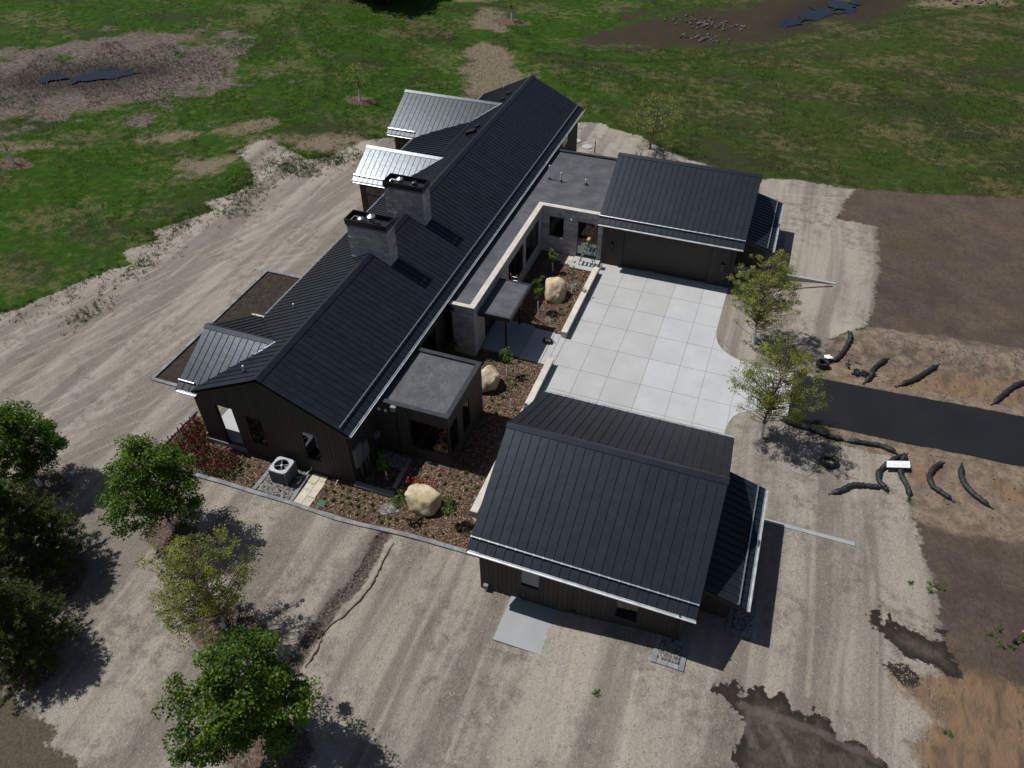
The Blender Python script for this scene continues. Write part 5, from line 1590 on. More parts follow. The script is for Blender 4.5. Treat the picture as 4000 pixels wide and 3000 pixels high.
SOCKS = [
    ('black erosion sock lying by the white boards north of the road', [(10.42, 5.94), (10.51, 5.37), (10.31, 4.54), (10.01, 3.68), (9.7, 3.18)]),
    ('short black erosion sock beside the dug hole', [(12.58, 4.41), (12.17, 3.84), (11.85, 3.23), (11.7, 2.53), (11.43, 1.95)]),
    ('straight black erosion sock lying alone on sand north of the road', [(15.22, 4.83), (14.59, 3.95), (13.94, 3.07), (13.09, 2.24)]),
    ('black erosion sock at the right edge of the picture north of the road', [(19.9, 5.1), (19.48, 4.8), (18.91, 4.23), (18.35, 3.36), (17.79, 2.46)]),
    ('black erosion sock along the road edge starting under the tree', [(7.5, -2.5), (8.06, -2.64), (8.98, -2.73), (9.89, -2.91), (10.54, -2.9)]),
    ('black erosion sock continuing along the road edge to the white panel', [(10.6, -2.96), (11.42, -2.8), (12.34, -2.74), (13.09, -2.99)]),
    ('hooked black erosion sock under the left end of the white panel', [(13.32, -2.91), (12.75, -3.67), (12.25, -4.48), (12.2, -5.04), (12.42, -5.44), (12.61, -5.65)]),
    ('black erosion sock lying on the straw, ending at the hooked sock', [(12.31, -5.55), (11.71, -5.66), (11.05, -5.89), (10.58, -6.42), (10.1, -6.83)]),
    ('black erosion sock under the right end of the white panel', [(13.49, -2.89), (13.2, -3.59), (13.19, -4.35), (13.46, -5.06), (13.58, -5.69)]),
    ('curved black erosion sock on bare soil right of the white panel', [(15.14, -2.85), (14.7, -3.43), (14.49, -4.04), (14.6, -4.65), (14.97, -4.91), (15.41, -5.18)]),
    ('rightmost curved black erosion sock south of the road', [(15.98, -2.67), (15.9, -3.45), (16.08, -4.11), (16.47, -4.6), (17.06, -5.04)]),
]
for lb, pts in SOCKS:
    sock(lb, pts)
def coil(label, x, y, R, r, z0, turns=3):
    t = thing('hose_coil', label, 'coil', (x, y, hz(x, y)))
    for k in range(turns):
        pts = [(x + (R + .03 * math.sin(3 * a + k)) * math.cos(a), y + (R * .92) * math.sin(a), hz(x, y) + r + k * r * 1.5 + .02 * math.sin(2 * a + k)) for a in np.linspace(0, 2 * math.pi, 25)]
        MB().tube(pts, r, 8, cap=False).build('loop', 'sock', t, smooth=True)
coil('black coil of drain sock beside the white boards north of the road', 9.17, 2.6, .26, .075, 0)
coil('black coil of drain sock in the tree shadow south of the road', 9.9, -4.74, .34, .085, 0, 2)
t = thing('sign_board', 'white panel lying across two black erosion socks', 'panel', (13.05, -3.95, .3))
b_ = hz(13, -4) + .26
MB().prism([(12.5, -4.34, b_), (13.56, -4.0, b_), (13.53, -3.58, b_ + .02), (12.5, -3.93, b_ + .02)], (0, 0, .05)).build('board', 'white', t)
for dx in (.28, .62):
    MB().prism([(12.5 + dx, -4.2 + dx * .33, b_ + .055), (12.78 + dx, -4.11 + dx * .33, b_ + .055), (12.76 + dx, -3.95 + dx * .33, b_ + .06), (12.48 + dx, -4.04 + dx * .33, b_ + .06)], (0, 0, .02)).build('cleat', 'white', t)
t = thing('white_boards', 'two white boards leaning on the black coil north of the road', 'boards', (9.4, 3.3, 0))
MB().prism([(9.22, 3.06, .25), (9.58, 3.2, .25), (9.5, 3.65, .1), (9.2, 3.5, .1)], (0, 0, .03)).build('board', 'white', t)
MB().prism([(9.35, 2.95, .32), (9.68, 3.15, .3), (9.6, 3.4, .2), (9.3, 3.25, .2)], (0, 0, .025)).build('board', 'white', t)
t = thing('sheet_scrap', 'crumpled black plastic scrap beside the dug hole', 'scrap', (11.2, 2.7, 0))
m = MB()
for i in range(26):
    a = random.uniform(0, 6.28); c = (11.2 + random.gauss(0, .25), 2.68 + random.gauss(0, .13))
    m.prism([(c[0] + .16 * math.cos(a + k * 1.9), c[1] + .13 * math.sin(a + k * 1.9), .02 + random.uniform(0, .12)) for k in range(3)], (0, 0, .01))
m.build('plastic', 'black_plastic', t)
t = thing('black_pipe', 'short black pipe lying in the dug hole', 'pipe', (11.3, 3.7, 0))
MB().tube([(10.9, 3.75, -.1), (11.3, 3.62, -.12), (11.7, 3.68, -.08)], .06, 8).build('pipe_body', 'black_plastic', t)
t = thing('curved_tube', 'upright curved black tube with pink ties beside the dug hole', 'tube', (10.45, 3.1, 0))
MB().tube([(10.5, 3.35, .3), (10.45, 3.15, .12), (10.62, 2.85, .05)], [.05, .07, .05], 8).build('tube_body', 'sock', t, smooth=True)
for p in ((10.36, 3.6, 0), (10.36, 2.9, 0)):
    t = thing('survey_stake', 'thin survey stake with pink ribbon %s the dug hole' % ('behind' if p[1] > 3 else 'in front of'), 'stake', p)
    MB().tube([p, (p[0], p[1], .45)], .012, 6).build('stake', 'wood_stake', t)
    MB().box((p[0] - .03, p[1] - .03, .36), (p[0] + .05, p[1] + .02, .46)).build('ribbon', 'pink', t)
t = thing('rope', 'thin pale rope lying by the roadside coil', 'rope', (9.8, 2.9, 0))
MB().tube([(9.6, 3.3, .06), (9.85, 2.95, .03), (10.05, 2.72, .03), (10.3, 2.6, .03)], .015, 6).build('strand', 'wood_stake', t)

t = thing('blanket_fold', 'folded tan edge of the straw blanket along the eroded channel', 'blanket', (-7.95, -16.2, 0))
fp = catmull([(x, y, 0) for x, y in FOLD], 8)
simple('blanket', (0.15, 0.118, 0.08), 0.9, var=.25, scale=8)
MB().tube([(p.x + random.uniform(-.03, .03), p.y, hz(p.x, p.y) + .03) for p in fp], [random.uniform(.025, .06) * (1 if 2 < i < len(fp) - 3 else .5) for i in range(len(fp))], 8).build('roll', 'blanket', t, smooth=True)
t = thing('blanket_fold', 'thin folded straw blanket edge near the northern retaining wall', 'blanket', (6.9, 9.3, 0))
MB().tube([(x, y, hz(x, y) + .02) for x, y in ((6.7, 9.0), (7.6, 9.35), (8.4, 9.55), (9.2, 9.7))], .045, 8).build('roll', 'blanket', t, smooth=True)

# ------------------------------------------------------------------ ladders, bag, stakes, lids, light
t = thing('step_ladder', 'green step ladder with yellow top standing at the side door', 'ladder', (-5.9, 7.8, .1))
top = [(-5.98, 7.66), (-5.98, 7.98)]; zt = 1.98
for (fx, fy), (tx, ty), nm in (((-6.42, 7.60), (-5.95, 7.68), 'rail'), ((-6.40, 8.08), (-5.95, 7.96), 'rail'), ((-5.42, 7.60), (-5.85, 7.68), 'rear_rail'), ((-5.40, 8.04), (-5.85, 7.96), 'rear_rail')):
    MB().bar((fx, fy, .1), (tx, ty, zt), .065 if nm == 'rail' else .045, .035, (1, 0, 0)).build(nm, 'green_fibreglass', t)
for i in range(5):
    u = (i + 1) / 6.0
    x = -6.41 + .46 * u; z = .1 + (zt - .1) * u
    MB().box((x - .06, 7.60 + .08 * u, z - .015), (x + .05, 8.08 - .12 * u, z + .015)).build('step', 'aluminium', t)
for u in (.2, .45, .7):
    x = -5.41 - .44 * u; z = .1 + (zt - .1) * u
    MB().bar((x, 7.60 + .08 * u, z), (x, 8.04 - .08 * u, z), .03, .03).build('brace', 'green_fibreglass', t)
for y in (7.66, 7.98):
    MB().bar((-6.2, y, 1.0), (-5.63, y, 1.02), .02, .012).build('spreader', 'aluminium', t)
MB().box((-6.0, 7.64, zt - .02), (-5.82, 8.0, zt + .06)).build('top_cap', 'yellow_plastic', t)

t = thing('extension_ladder', 'red ladder leaning against the far edge of the entry canopy', 'ladder', (-8.35, 1.75, 0))
for x in (-8.55, -8.17):
    MB().bar((x, 1.8, .02), (x - .12, .92, 3.15), .03, .08, (0, 1, 0)).build('rail', 'red_fibreglass', t)
for i in range(10):
    u = (i + .6) / 10.2
    MB().tube([(-8.55 - .12 * u, 1.8 - .88 * u, 3.15 * u), (-8.17 - .12 * u, 1.8 - .88 * u, 3.15 * u)], .022, 8).build('rung', 'aluminium', t)

t = thing('tool_bag', 'heap of black straps and bag on the entry walk', 'bag', (-5.85, -.55, .01))
m = MB().lathe((0, 0, 0), [(.16, 0), (.24, .05), (.25, .14), (.2, .22), (.08, .25)], 14)
m.v = [(-5.86 + x * 1.15 + random.uniform(-.02, .02), -.56 + y * .85 + random.uniform(-.02, .02), .012 + z + random.uniform(-.02, .02) * (z > .03)) for x, y, z in m.v]
m.build('bag_body', 'black_plastic', t)
for i in range(5):
    a = random.uniform(0, 6.28); cx, cy = -5.86 + .12 * math.cos(a), -.55 + .1 * math.sin(a); r_ = random.uniform(.14, .24)
    pts = [(cx + r_ * math.cos(b), cy + r_ * .8 * math.sin(b), .06 + .16 * abs(math.sin(b + i))) for b in np.linspace(0, 5.2, 14)]
    MB().tube(pts, .022, 6).build('strap', 'black_plastic', t, smooth=True)

for i, (x, y, r_) in enumerate(((-11.78, 25.29, .36), (-10.64, 24.51, .4))):
    t = thing('tank_lid', 'round pale concrete lid in the straw, %s the wooden stake' % ('nearer' if i else 'farther from'), 'lid', (x, y, 0))
    MB().lathe((x, y, 0), [(r_, -.05), (r_, .06), (r_ - .03, .085), (.02, .095)], 24).build('cover', 'concrete_warm', t)
t = thing('wooden_stake', 'brown wooden stake standing behind the flat roof', 'stake', (-9.78, 23.6, 0))
MB().bar((-9.78, 23.62, -.1), (-9.78, 23.62, 1.05), .07, .07, (1, 0, 0)).build('post', 'wood_stake', t)
t = thing('pump_riser', 'small dark valve riser among weeds at the lower right', 'valve', (17.1, -12.45, hz(17.1, -12.4)))
z = hz(17.1, -12.4)
MB().tube([(17.1, -12.45, z), (17.1, -12.45, z + .22)], .07, 10).build('body', 'dark_metal', t)
MB().tube([(17.1, -12.45, z + .2), (17.3, -12.2, z + .5)], .018, 6).build('rod', 'dark_metal', t)
MB().box((17.22, -12.22, z + .48), (17.5, -12.12, z + .5)).build('handle', 'wood_stake', t)

t = thing('sprinkler_stub', 'short white pipe stub at the base of the gable wall', 'pipe', (-12.0, -14.05, 0))
MB().tube([(-12.05, -14.1, 0), (-11.95, -14.02, .28)], .03, 8).build('pipe_body', 'white', t)
t = thing('downspout_drain', 'grey concrete splash corner where the edging meets the detached garage', 'splash block', (-3.9, -15.3, 0))
MB().prism([(-4.6, -15.42, 0), (-3.5, -15.6, 0), (-3.5, -14.6, 0), (-4.2, -14.4, 0)], (0, 0, .07)).build('block', 'concrete_warm', t)
# ------------------------------------------------------------------ trees and plants
def leaf_quads(C, size, rng, outdir=None, up=0.5, aspect=0.62):
    """diamond leaves at C; returns V, F"""
    n = len(C)
    nrm = rng.normal(size=(n, 3)) * 0.8 + np.array([0, 0, up])
    if outdir is not None: nrm = nrm + outdir * 0.6
    nrm /= np.linalg.norm(nrm, axis=1, keepdims=True)
    t = rng.normal(size=(n, 3)); t -= (t * nrm).sum(1, keepdims=True) * nrm; t /= np.linalg.norm(t, axis=1, keepdims=True)
    b = np.cross(nrm, t)
    s = size * rng.uniform(.7, 1.3, (n, 1))
    V = np.stack([C - t * s, C + b * s * aspect + nrm * s * .12, C + t * s, C - b * s * aspect + nrm * s * .12], 1).reshape(-1, 3)
    return V, np.arange(4 * n).reshape(n, 4)

def tree(name, label, base, H, r, zlo, clumps, leaves, lsize, mat, seed, spread=.42, trunk_r=.07, guard=None, group=None, squash=.9, lean=(0, 0), cat='tree', shell=.55, ztop=None):
    rng = np.random.default_rng(seed)
    bx, by = base; bz = hz(bx, by) - .03
    t = thing(name, label, cat, (bx, by, bz), group)
    top = Vector((bx + lean[0], by + lean[1], bz + H))
    axisp = lambda u: Vector((bx, by, bz)).lerp(top, u) + Vector((.06 * r * math.sin(5 * u + seed), .06 * r * math.cos(4 * u + seed), 0))
    tr = MB()
    tr.tube([axisp(u) for u in np.linspace(0, .93, 9)], [trunk_r * (1.25 if u == 0 else 1 - .85 * u) for u in np.linspace(0, .93, 9)], 8)
    zc = (zlo + H) / 2; rz = (H - zlo) / 2
    # clump centres inside an uneven egg
    cs = []
    ph = rng.uniform(0, 6.28, 4)
    while len(cs) < clumps:
        d = rng.normal(size=3); d /= np.linalg.norm(d)
        k = (rng.uniform(shell ** 3, 1.0)) ** (1 / 3)
        az = math.atan2(d[1], d[0])
        lob = 1 + .2 * math.sin(3 * az + ph[0]) + .10 * math.sin(5 * az + 2 * d[2] + ph[1]) + .08 * math.sin(7 * az - 3 * d[2] + ph[2])
        wz = 1.0 if d[2] < 0 else 1.0
        p = d * k * lob
        zz = p[2] * rz
        rr_ = r * (1 - .22 * max(0, d[2])) * (1 - .18 * max(0, -d[2]))
        cs.append((p[0] * rr_, p[1] * rr_, zc + zz))
    cs = np.array(cs)
    for c in cs:
        e = Vector((bx + c[0] + lean[0] * c[2] / H, by + c[1] + lean[1] * c[2] / H, bz + c[2]))
        hd = math.hypot(c[0], c[1])
        u = max(.12, min(.86, (c[2] - .75 * hd) / H))
        a = axisp(u)
        mid = a.lerp(e, .5) + Vector((0, 0, -.08 * hd)) + Vector(rng.normal(size=3) * .06 * r)
        rad = trunk_r * (.34 - .16 * u)
        tr.tube([a, a.lerp(mid, .6), mid.lerp(e, .5), e], [rad, rad * .75, rad * .5, rad * .25], 4, cap=False)
        for _ in range(2):
            q = e + Vector(rng.normal(size=3) * spread * .7)
            tr.tube([mid.lerp(e, .6), q], [rad * .4, rad * .15], 3, cap=False)
    tr.build('trunk', 'bark', t, smooth=True)
    n = clumps * leaves
    idx = np.repeat(np.arange(clumps), leaves)
    off = rng.normal(size=(n, 3)); off /= np.linalg.norm(off, axis=1, keepdims=True)
    off *= (rng.uniform(0, 1, (n, 1)) ** .45) * spread * rng.uniform(.5, 1.4, (clumps, 1))[idx] * np.array([1, 1, .75])
    C = cs[idx] + off
    C[:, 0] += bx + lean[0] * C[:, 2] / H; C[:, 1] += by + lean[1] * C[:, 2] / H
    C[:, 2] = np.maximum(C[:, 2] + bz, bz + .08)
    od = C - np.array([bx, by, bz + zc]); od /= np.linalg.norm(od, axis=1, keepdims=True)
    V, F = leaf_quads(C, lsize, rng, od)
    tint = np.clip(rng.normal(.45, .22, n) + (rng.normal(0, .24, clumps))[idx], 0, 1)
    mesh_np('crown', V, F, [mat], t, tint=tint)
    if guard:
        MB().tube([axisp(0) + Vector((0, 0, .02)), axisp(guard / H)], [trunk_r * 1.35 + .012, trunk_r * 1.2 + .01], 10).build('trunk_guard', 'white', t)
    return t

tree('maple_tree', 'dense dark green maple beside the magenta tulip bed', (-17.57, -18.96), 5.5, 1.95, 1.15, 150, 150, .056, 'leaf_dark', 11, guard=.7, lean=(.15, -.1))
tree('maple_tree', 'largest dense dark green maple at the bottom of the picture', (-8.34, -25.48), 6.7, 1.95, 1.2, 180, 155, .06, 'leaf_dark', 12, guard=.8, lean=(.2, -.1))
tree('maple_tree', 'dense dark green maple cut by the left edge of the picture', (-25.4, -19.05), 5.0, 1.9, 1.1, 140, 170, .056, 'leaf_dark', 13, guard=.6)
tree('maple_tree', 'sparse olive green maple between the two dark maples', (-12.7, -22.2), 5.6, 1.9, 1.0, 230, 60, .038, 'leaf_light', 14, spread=.25, guard=.5)
tree('maple_tree', 'sparse yellow-green maple with white trunk guard beside the drive near the attached garage', (5.28, 3.47), 5.7, 1.95, 1.55, 230, 66, .037, 'leaf_light', 15, spread=.24, guard=1.25)
tree('maple_tree', 'sparse yellow-green maple standing where the concrete drive meets the asphalt', (6.67, -3.98), 6.0, 2.0, 1.7, 230, 60, .037, 'leaf_light', 16, spread=.24, guard=1.0)
tree('young_tree', 'thin leafing tree behind the attached garage roof', (-5.6, 25.9), 4.6, 2.3, 1.0, 90, 18, .06, 'leaf_light', 17, spread=.4)
tree('young_tree', 'thin bare-branched sapling in a mulch ring on the green meadow', (-32.86, 26.6), 3.4, .9, 1.2, 40, 8, .07, 'leaf_light', 18, spread=.3, guard=1.1, trunk_r=.06)
tree('young_tree', 'thin sapling in a mulch ring at the left edge of the meadow', (-52.93, 6.17), 2.0, .5, 1.2, 14, 3, .06, 'leaf_light', 19, spread=.3, guard=1.1, trunk_r=.06)
tree('young_tree', 'thin sapling in the farthest mulch ring', (-27.6, 52.6), 3.0, .8, 1.2, 30, 8, .08, 'leaf_light', 20, spread=.3, guard=1.3, trunk_r=.07)
tree('shade_tree', 'broad dark tree cut by the top edge of the picture', (-45.5, 55.5), 9.5, 5.5, .6, 240, 90, .24, 'needle', 21, spread=1.0, trunk_r=.2)

SAPS = [('sapling with white trunk guard near the corner of the stone courtyard walls', (-7.81, 6.39), 1.75, 1),
        ('leafy sapling with white trunk guard left of the jagged courtyard boulder', (-7.32, 2.08), 2.6, 2),
        ('sparse sapling with white trunk guard beside the north garden wall', (-5.93, 4.47), 2.2, 0),
        ('sapling with white trunk guard in front of the entry walk', (-7.08, -4.03), 2.1, 1),
        ('sparse sapling with white trunk guard beside the long garden wall', (-5.99, -6.43), 2.5, 0),
        ('sapling with white trunk guard in the shaded meter bed', (-9.84, -13.05), 1.9, 1),
        ('slender sapling with white trunk guard left of the big golden boulder', (-8.25, -14.78), 2.0, 1),
        ('bushy bright sapling with white trunk guard right of the big golden boulder', (-5.95, -14.28), 1.75, 2),
        ('small leafy sapling at the foot of the stone pillar', (-10.45, -3.6), 1.1, 1)]
for i, (lb, b, h, den) in enumerate(SAPS):
    tree('sapling', lb, b, h, (.26, .32, .36)[den], h * .42, (16, 26, 34)[den], (9, 14, 22)[den], .05, 'leaf_young', 40 + i, spread=.13, trunk_r=.018, guard=None if i == 8 else .75, cat='sapling', group='young courtyard saplings')

def pine(label, base, H, r, seed):
    rng = np.random.default_rng(seed)
    bx, by = base; bz = hz(bx, by)
    t = thing('pine_tree', label, 'pine', (bx, by, bz))
    tr = MB().tube([(bx, by, bz), (bx, by, bz + H * .95)], [.13, .02], 8)
    pts = []; dirs = []
    for k in range(int(H / .22)):
        z = .35 + k * .22
        u = z / H
        R = r * (1 - u ** 1.6) * rng.uniform(.85, 1.08) + .12
        m = int(9 + 7 * (1 - u)); a0 = rng.uniform(0, 6.28)
        for j in range(m):
            a = a0 + j * 2 * math.pi / m + rng.uniform(-.2, .2); L = R * rng.uniform(.75, 1.08)
            e = Vector((bx + L * math.cos(a), by + L * math.sin(a), bz + z + L * rng.uniform(.12, .38)))
            s = Vector((bx, by, bz + z))
            tr.tube([s, s.lerp(e, .5) - Vector((0, 0, .04)), e], [.03 * (1 - .6 * u), .02, .008], 4, cap=False)
            nt = int(4 + L * 5)
            for q in np.linspace(.35, 1.0, nt):
                pts.append(np.array(s.lerp(e, q)) + rng.normal(size=3) * .07); dirs.append(np.array((e - s).normalized()))
    tr.build('trunk', 'bark', t)
    pts = np.array(pts); dirs = np.array(dirs); k = 16
    n = len(pts) * k; idx = np.repeat(np.arange(len(pts)), k)
    d = dirs[idx] * .5 + rng.normal(size=(n, 3)) * .62 + np.array([0, 0, .35]); d /= np.linalg.norm(d, axis=1, keepdims=True)
    L = rng.uniform(.10, .2, (n, 1)); side = np.cross(d, rng.normal(size=(n, 3))); side /= np.linalg.norm(side, axis=1, keepdims=True)
    C = pts[idx]
    V = np.stack([C - side * .012, C + side * .012, C + d * L + side * .006, C + d * L - side * .006], 1).reshape(-1, 3)
    tint = np.clip(rng.normal(.4, .2, n) + rng.normal(0, .15, len(pts))[idx], 0, 1)
    mesh_np('crown', V, np.arange(4 * n).reshape(n, 4), ['needle'], t, tint=tint)
pine('dark bushy pine at the left edge, the farther of two', (-21.7, -22.5), 5.8, 2.25, 61)
pine('dark bushy pine at the left edge, the nearer of two', (-18.9, -25.75), 4.9, 2.0, 62)

# little round shrubs in the beds
SHRUBS = {
 'south': ('small round green shrub seedling in the mulch south of the house', [(-12.35, -14.58), (-12.25, -14.18), (-11.92, -14.52), (-11.47, -14.58), (-11.65, -14.19), (-11.1, -14.63), (-11.2, -14.21), (-10.65, -14.6), (-10.75, -14.21), (-10.44, -14.24), (-10.25, -14.61), (-10.01, -14.21), (-12.12, -15.06), (-11.72, -14.99), (-11.27, -14.94), (-10.81, -14.92), (-11.85, -15.41), (-11.03, -15.37), (-10.64, -15.36), (-10.25, -15.33), (-10.04, -14.89), (-9.84, -14.62), (-9.6, -14.88), (-9.61, -14.22), (-9.88, -15.35), (-9.49, -15.33), (-9.24, -15.11), (-8.98, -15.33), (-8.61, -15.33), (-8.38, -15.02), (-7.89, -14.9), (-7.45, -14.85), (-8.72, -15.01), (-10.42, -14.91)]),
 'bay': ('small green shrub seedling in the mulch between the bath bay and the long garden wall', [(-8.64, -11.91), (-8.17, -11.67), (-8.16, -12.21), (-7.61, -11.92), (-8.56, -12.43), (-7.2, -11.65), (-6.8, -11.68), (-6.48, -11.34), (-6.08, -11.7), (-5.68, -11.38), (-6.39, -12.04), (-6.07, -12.29), (-5.68, -12.57), (-7.18, -12.28), (-6.76, -12.24), (-5.64, -14.28), (-5.5, -14.6), (-6.82, -15.23), (-6.09, -14.99), (-6.43, -15.28), (-7.23, -15.22), (-6.16, -12.88), (-5.65, -11.98), (-6.52, -13.01), (-6.26, -13.93)]),
 'north': ('small green shrub seedling in the north courtyard mulch', [(-5.71, 7.03), (-5.72, 6.5), (-5.69, 5.97), (-5.65, 5.42), (-6.16, 6.17), (-5.71, 3.86), (-5.67, 3.14), (-5.66, 2.55), (-5.73, 2.0), (-5.67, 1.2), (-5.73, 0.55), (-5.9, 4.75), (-6.1, 2.7), (-6.9, 2.63), (-6.15, 2.24), (-5.72, 4.97), (-6.09, 1.55)]),
 'entry': ('small green shrub seedling in the mulch south of the entry walk', [(-8.35, -3.26), (-7.0, -4.3), (-6.9, -3.6), (-7.09, -6.75), (-6.6, -7.01), (-6.71, -6.39), (-6.22, -6.76), (-5.71, -6.47), (-6.67, -5.75), (-6.6, -5.2), (-6.4, -4.6), (-6.83, -2.75), (-7.13, -3.07), (-5.69, -3.41), (-7.12, -6.21), (-6.22, -3.8)]),
 'west': ('small green shrub seedling in the mulch between the tulips and the air conditioner', [(-16.6, -15.14), (-16.14, -15.4), (-15.78, -15.41), (-16.12, -14.41), (-15.74, -14.73), (-16.03, -15.08), (-16.68, -14.53)])}
def shrub_mesh(seed, n=90):
    rng = np.random.default_rng(seed)
    d = rng.normal(size=(n, 3)); d /= np.linalg.norm(d, axis=1, keepdims=True); d[:, 2] = np.abs(d[:, 2])
    C = d * np.array([.11, .11, .13]) * rng.uniform(.5, 1, (n, 1)) + np.array([0, 0, .03])
    V, F = leaf_quads(C, .032, rng, d)
    o = mesh_np('shrub', V, F, ['leaf_dark'], tint=rng.uniform(0, .6, n))
    me = o.data; bpy.data.objects.remove(o)
    return me
SM = [shrub_mesh(s) for s in (1, 2, 3)]
for key, (lb, pts) in SHRUBS.items():
    for i, (x, y) in enumerate(pts):
        o = bpy.data.objects.new('shrub', SM[i % 3]); COL.objects.link(o)
        o.location = (x, y, .0); k = random.uniform(.55, 1.05); o.scale = (k, k, k); o.rotation_euler = (0, 0, random.uniform(0, 6))
        tag(o, lb, 'shrub', 'shrub seedlings, ' + key + ' bed')

# tulips
def tulips(name, label, pts, petal, hmin, hmax, leafn=3, ls=.17):
    rng = np.random.default_rng(len(pts))
    n = len(pts); VV = []; FF = []; mi = []; ti = []; k = 0
    def addq(V, m, t):
        nonlocal k
        c = len(V) // 4
        VV.append(V); FF.append(np.arange(4 * c).reshape(c, 4) + k); k += 4 * c; mi.append(np.full(c, m)); ti.append(t)
    P = np.concatenate([pts, np.zeros((n, 1))], 1)
    H = rng.uniform(hmin, hmax, n); top = P + np.stack([rng.normal(0, .04, n), rng.normal(0, .04, n), H], -1)
    w = np.array([.008, 0, 0])
    addq(np.stack([P - w, P + w, top + w, top - w], 1).reshape(-1, 3), 1, rng.uniform(.2, .8, n))
    for j in range(leafn):
        a = rng.uniform(0, 6.28, n); d = np.stack([np.cos(a), np.sin(a), np.full(n, 1.0)], -1); s = np.stack([-np.sin(a), np.cos(a), np.zeros(n)], -1) * .03
        L = rng.uniform(.7, 1.2, (n, 1)) * ls
        addq(np.stack([P - s * .5, P + s * .5, P + d * L + s, P + d * L * .9 - s], 1).reshape(-1, 3), 1, rng.random(n))
    for j in range(5):
        a = j * 1.2566 + rng.uniform(0, 6, n); d = np.stack([np.cos(a), np.sin(a), np.zeros(n)], -1); s = np.stack([-np.sin(a), np.cos(a), np.zeros(n)], -1) * .032
        u = np.array([0, 0, .085])
        addq(np.stack([top + d * .012 - s * .5, top + d * .012 + s * .5, top + d * .042 + s + u, top + d * .042 - s + u], 1).reshape(-1, 3), 0, rng.random(n))
    o = mesh_np(name, np.concatenate(VV), np.concatenate(FF), [petal, 'tulip_leaf'], tint=np.concatenate(ti), mi=np.concatenate(mi))
    return tag(o, label, 'flowers', kind='stuff')
TB = [(-21.15, -12.7), (-21.25, -14.7), (-20.2, -15.4), (-18.1, -15.7), (-16.9, -15.55), (-16.9, -14.8), (-17.3, -14.2), (-19.2, -14.05), (-19.65, -13.1)]
tulips('tulip_bed', 'bed of magenta tulips at the south-west corner of the house', inside(TB, 480), 'petal_magenta', .3, .5)
tulips('tulip_bed', 'small clump of red tulips behind the big golden boulder', inside([(-8.89, -13.2), (-8.84, -12.6), (-7.52, -12.6), (-7.2, -12.95), (-8.28, -13.1)], 34), 'petal_red', .25, .4)
tulips('tulip_bed', 'few dark tulips in the shaded meter bed', inside([(-10.6, -13.5), (-9.6, -13.5), (-9.6, -12.9), (-10.6, -12.9)], 12), 'petal_magenta', .2, .35)

# grass tufts
def tufts(name, label, pts, lo, hi, blades, mat, spread=.06, tb=(.2, .9), wid=.012, cat='grass'):
    rng = np.random.default_rng(len(pts) + 5)
    n = len(pts) * blades; idx = np.repeat(np.arange(len(pts)), blades)
    z = height(pts[:, 0], pts[:, 1]) - .01
    P = np.concatenate([pts, z[:, None]], 1)[idx] + np.concatenate([rng.normal(0, spread, (n, 2)), np.zeros((n, 1))], 1)
    a = rng.uniform(0, 6.28, n); L = rng.uniform(lo, hi, n)
    tip = P + np.stack([np.cos(a) * L * .55, np.sin(a) * L * .55, L * .85], -1)
    s = np.stack([-np.sin(a), np.cos(a), np.zeros(n)], -1) * (wid + .05 * L)[:, None]
    V = np.stack([P - s, P + s, tip], 1).reshape(-1, 3)
    tint = np.clip(rng.uniform(*tb, n) + rng.normal(0, .1, len(pts))[idx], 0, 1)
    o = mesh_np(name, V, np.arange(3 * n).reshape(n, 3), [mat], tint=tint)
    return tag(o, label, cat, kind='stuff')
def scatter(box, n, keep):
    x0, x1, y0, y1 = box
    c = RNG.uniform((x0, y0), (x1, y1), (n, 2))
    return c[keep(c[:, 0], c[:, 1])]
vn = lambda x, y: np.sin(x * .9 + 2 * np.sin(y * .6)) * np.sin(y * .8 + 1.7 * np.sin(x * .5)) + .5 * np.sin(x * 2.3 + y * 1.7)
def grassy(x, y):
    bad = np.full(x.shape, -99.0)
    for P_ in [STRAW, ROAD] + DIRT + ROADSIDE + MARSH + DRY[:2]:
        bad = np.maximum(bad, sdf(P_, x, y))
    return (bad < -.15) & (vn(x * .5, y * .5) > -.35)
g1 = scatter((-62, 34, 0, 50), 26000, grassy); g2 = scatter((-90, 40, 20, 90), 30000, grassy)
tufts('meadow_grass', 'green meadow grass tufts beyond the straw', np.concatenate([g1, g2]), .10, .26, 5, 'grass_blade', .13)
edge_keep = lambda x, y: (lambda s: (s > -.5) & (s < 3.2) & (RNG.random(x.shape) < np.exp(-np.maximum(s, 0) / 1.1)) & (vn(x, y) > -.1) & (x < -20))(sdf(STRAW, x, y))
tufts('edge_weeds', 'green grass clumps growing into the edge of the straw', scatter((-40, -24, -10, 24), 9000, edge_keep), .08, .24, 6, 'grass_blade', .08, (.1, .7))
wpts = []
for cx, cy, sx, sy, n in ((-33.5, 9.3, 1.6, 1.8, 260), (-31.5, 13.2, 2.4, 1.4, 340), (-34.6, 3.2, 1.2, 1.6, 130), (-33.0, -7.6, .7, 1.6, 80), (-29.2, 15.6, 1.4, 1.0, 140), (-26.6, 16.8, 1.8, .8, 120), (-32.0, 6.0, 1.6, 1.8, 110), (-33.6, -2.6, .8, 2.5, 80), (-29, 20.3, 2.0, .6, 90)):
    wpts.append(np.stack([RNG.normal(cx, sx * .6, n), RNG.normal(cy, sy * .6, n)], -1))
tufts('weed_patch', 'bright weeds sprouting through the straw west of the house', np.concatenate(wpts), .08, .26, 7, 'grass_blade', .09, (.3, .9))
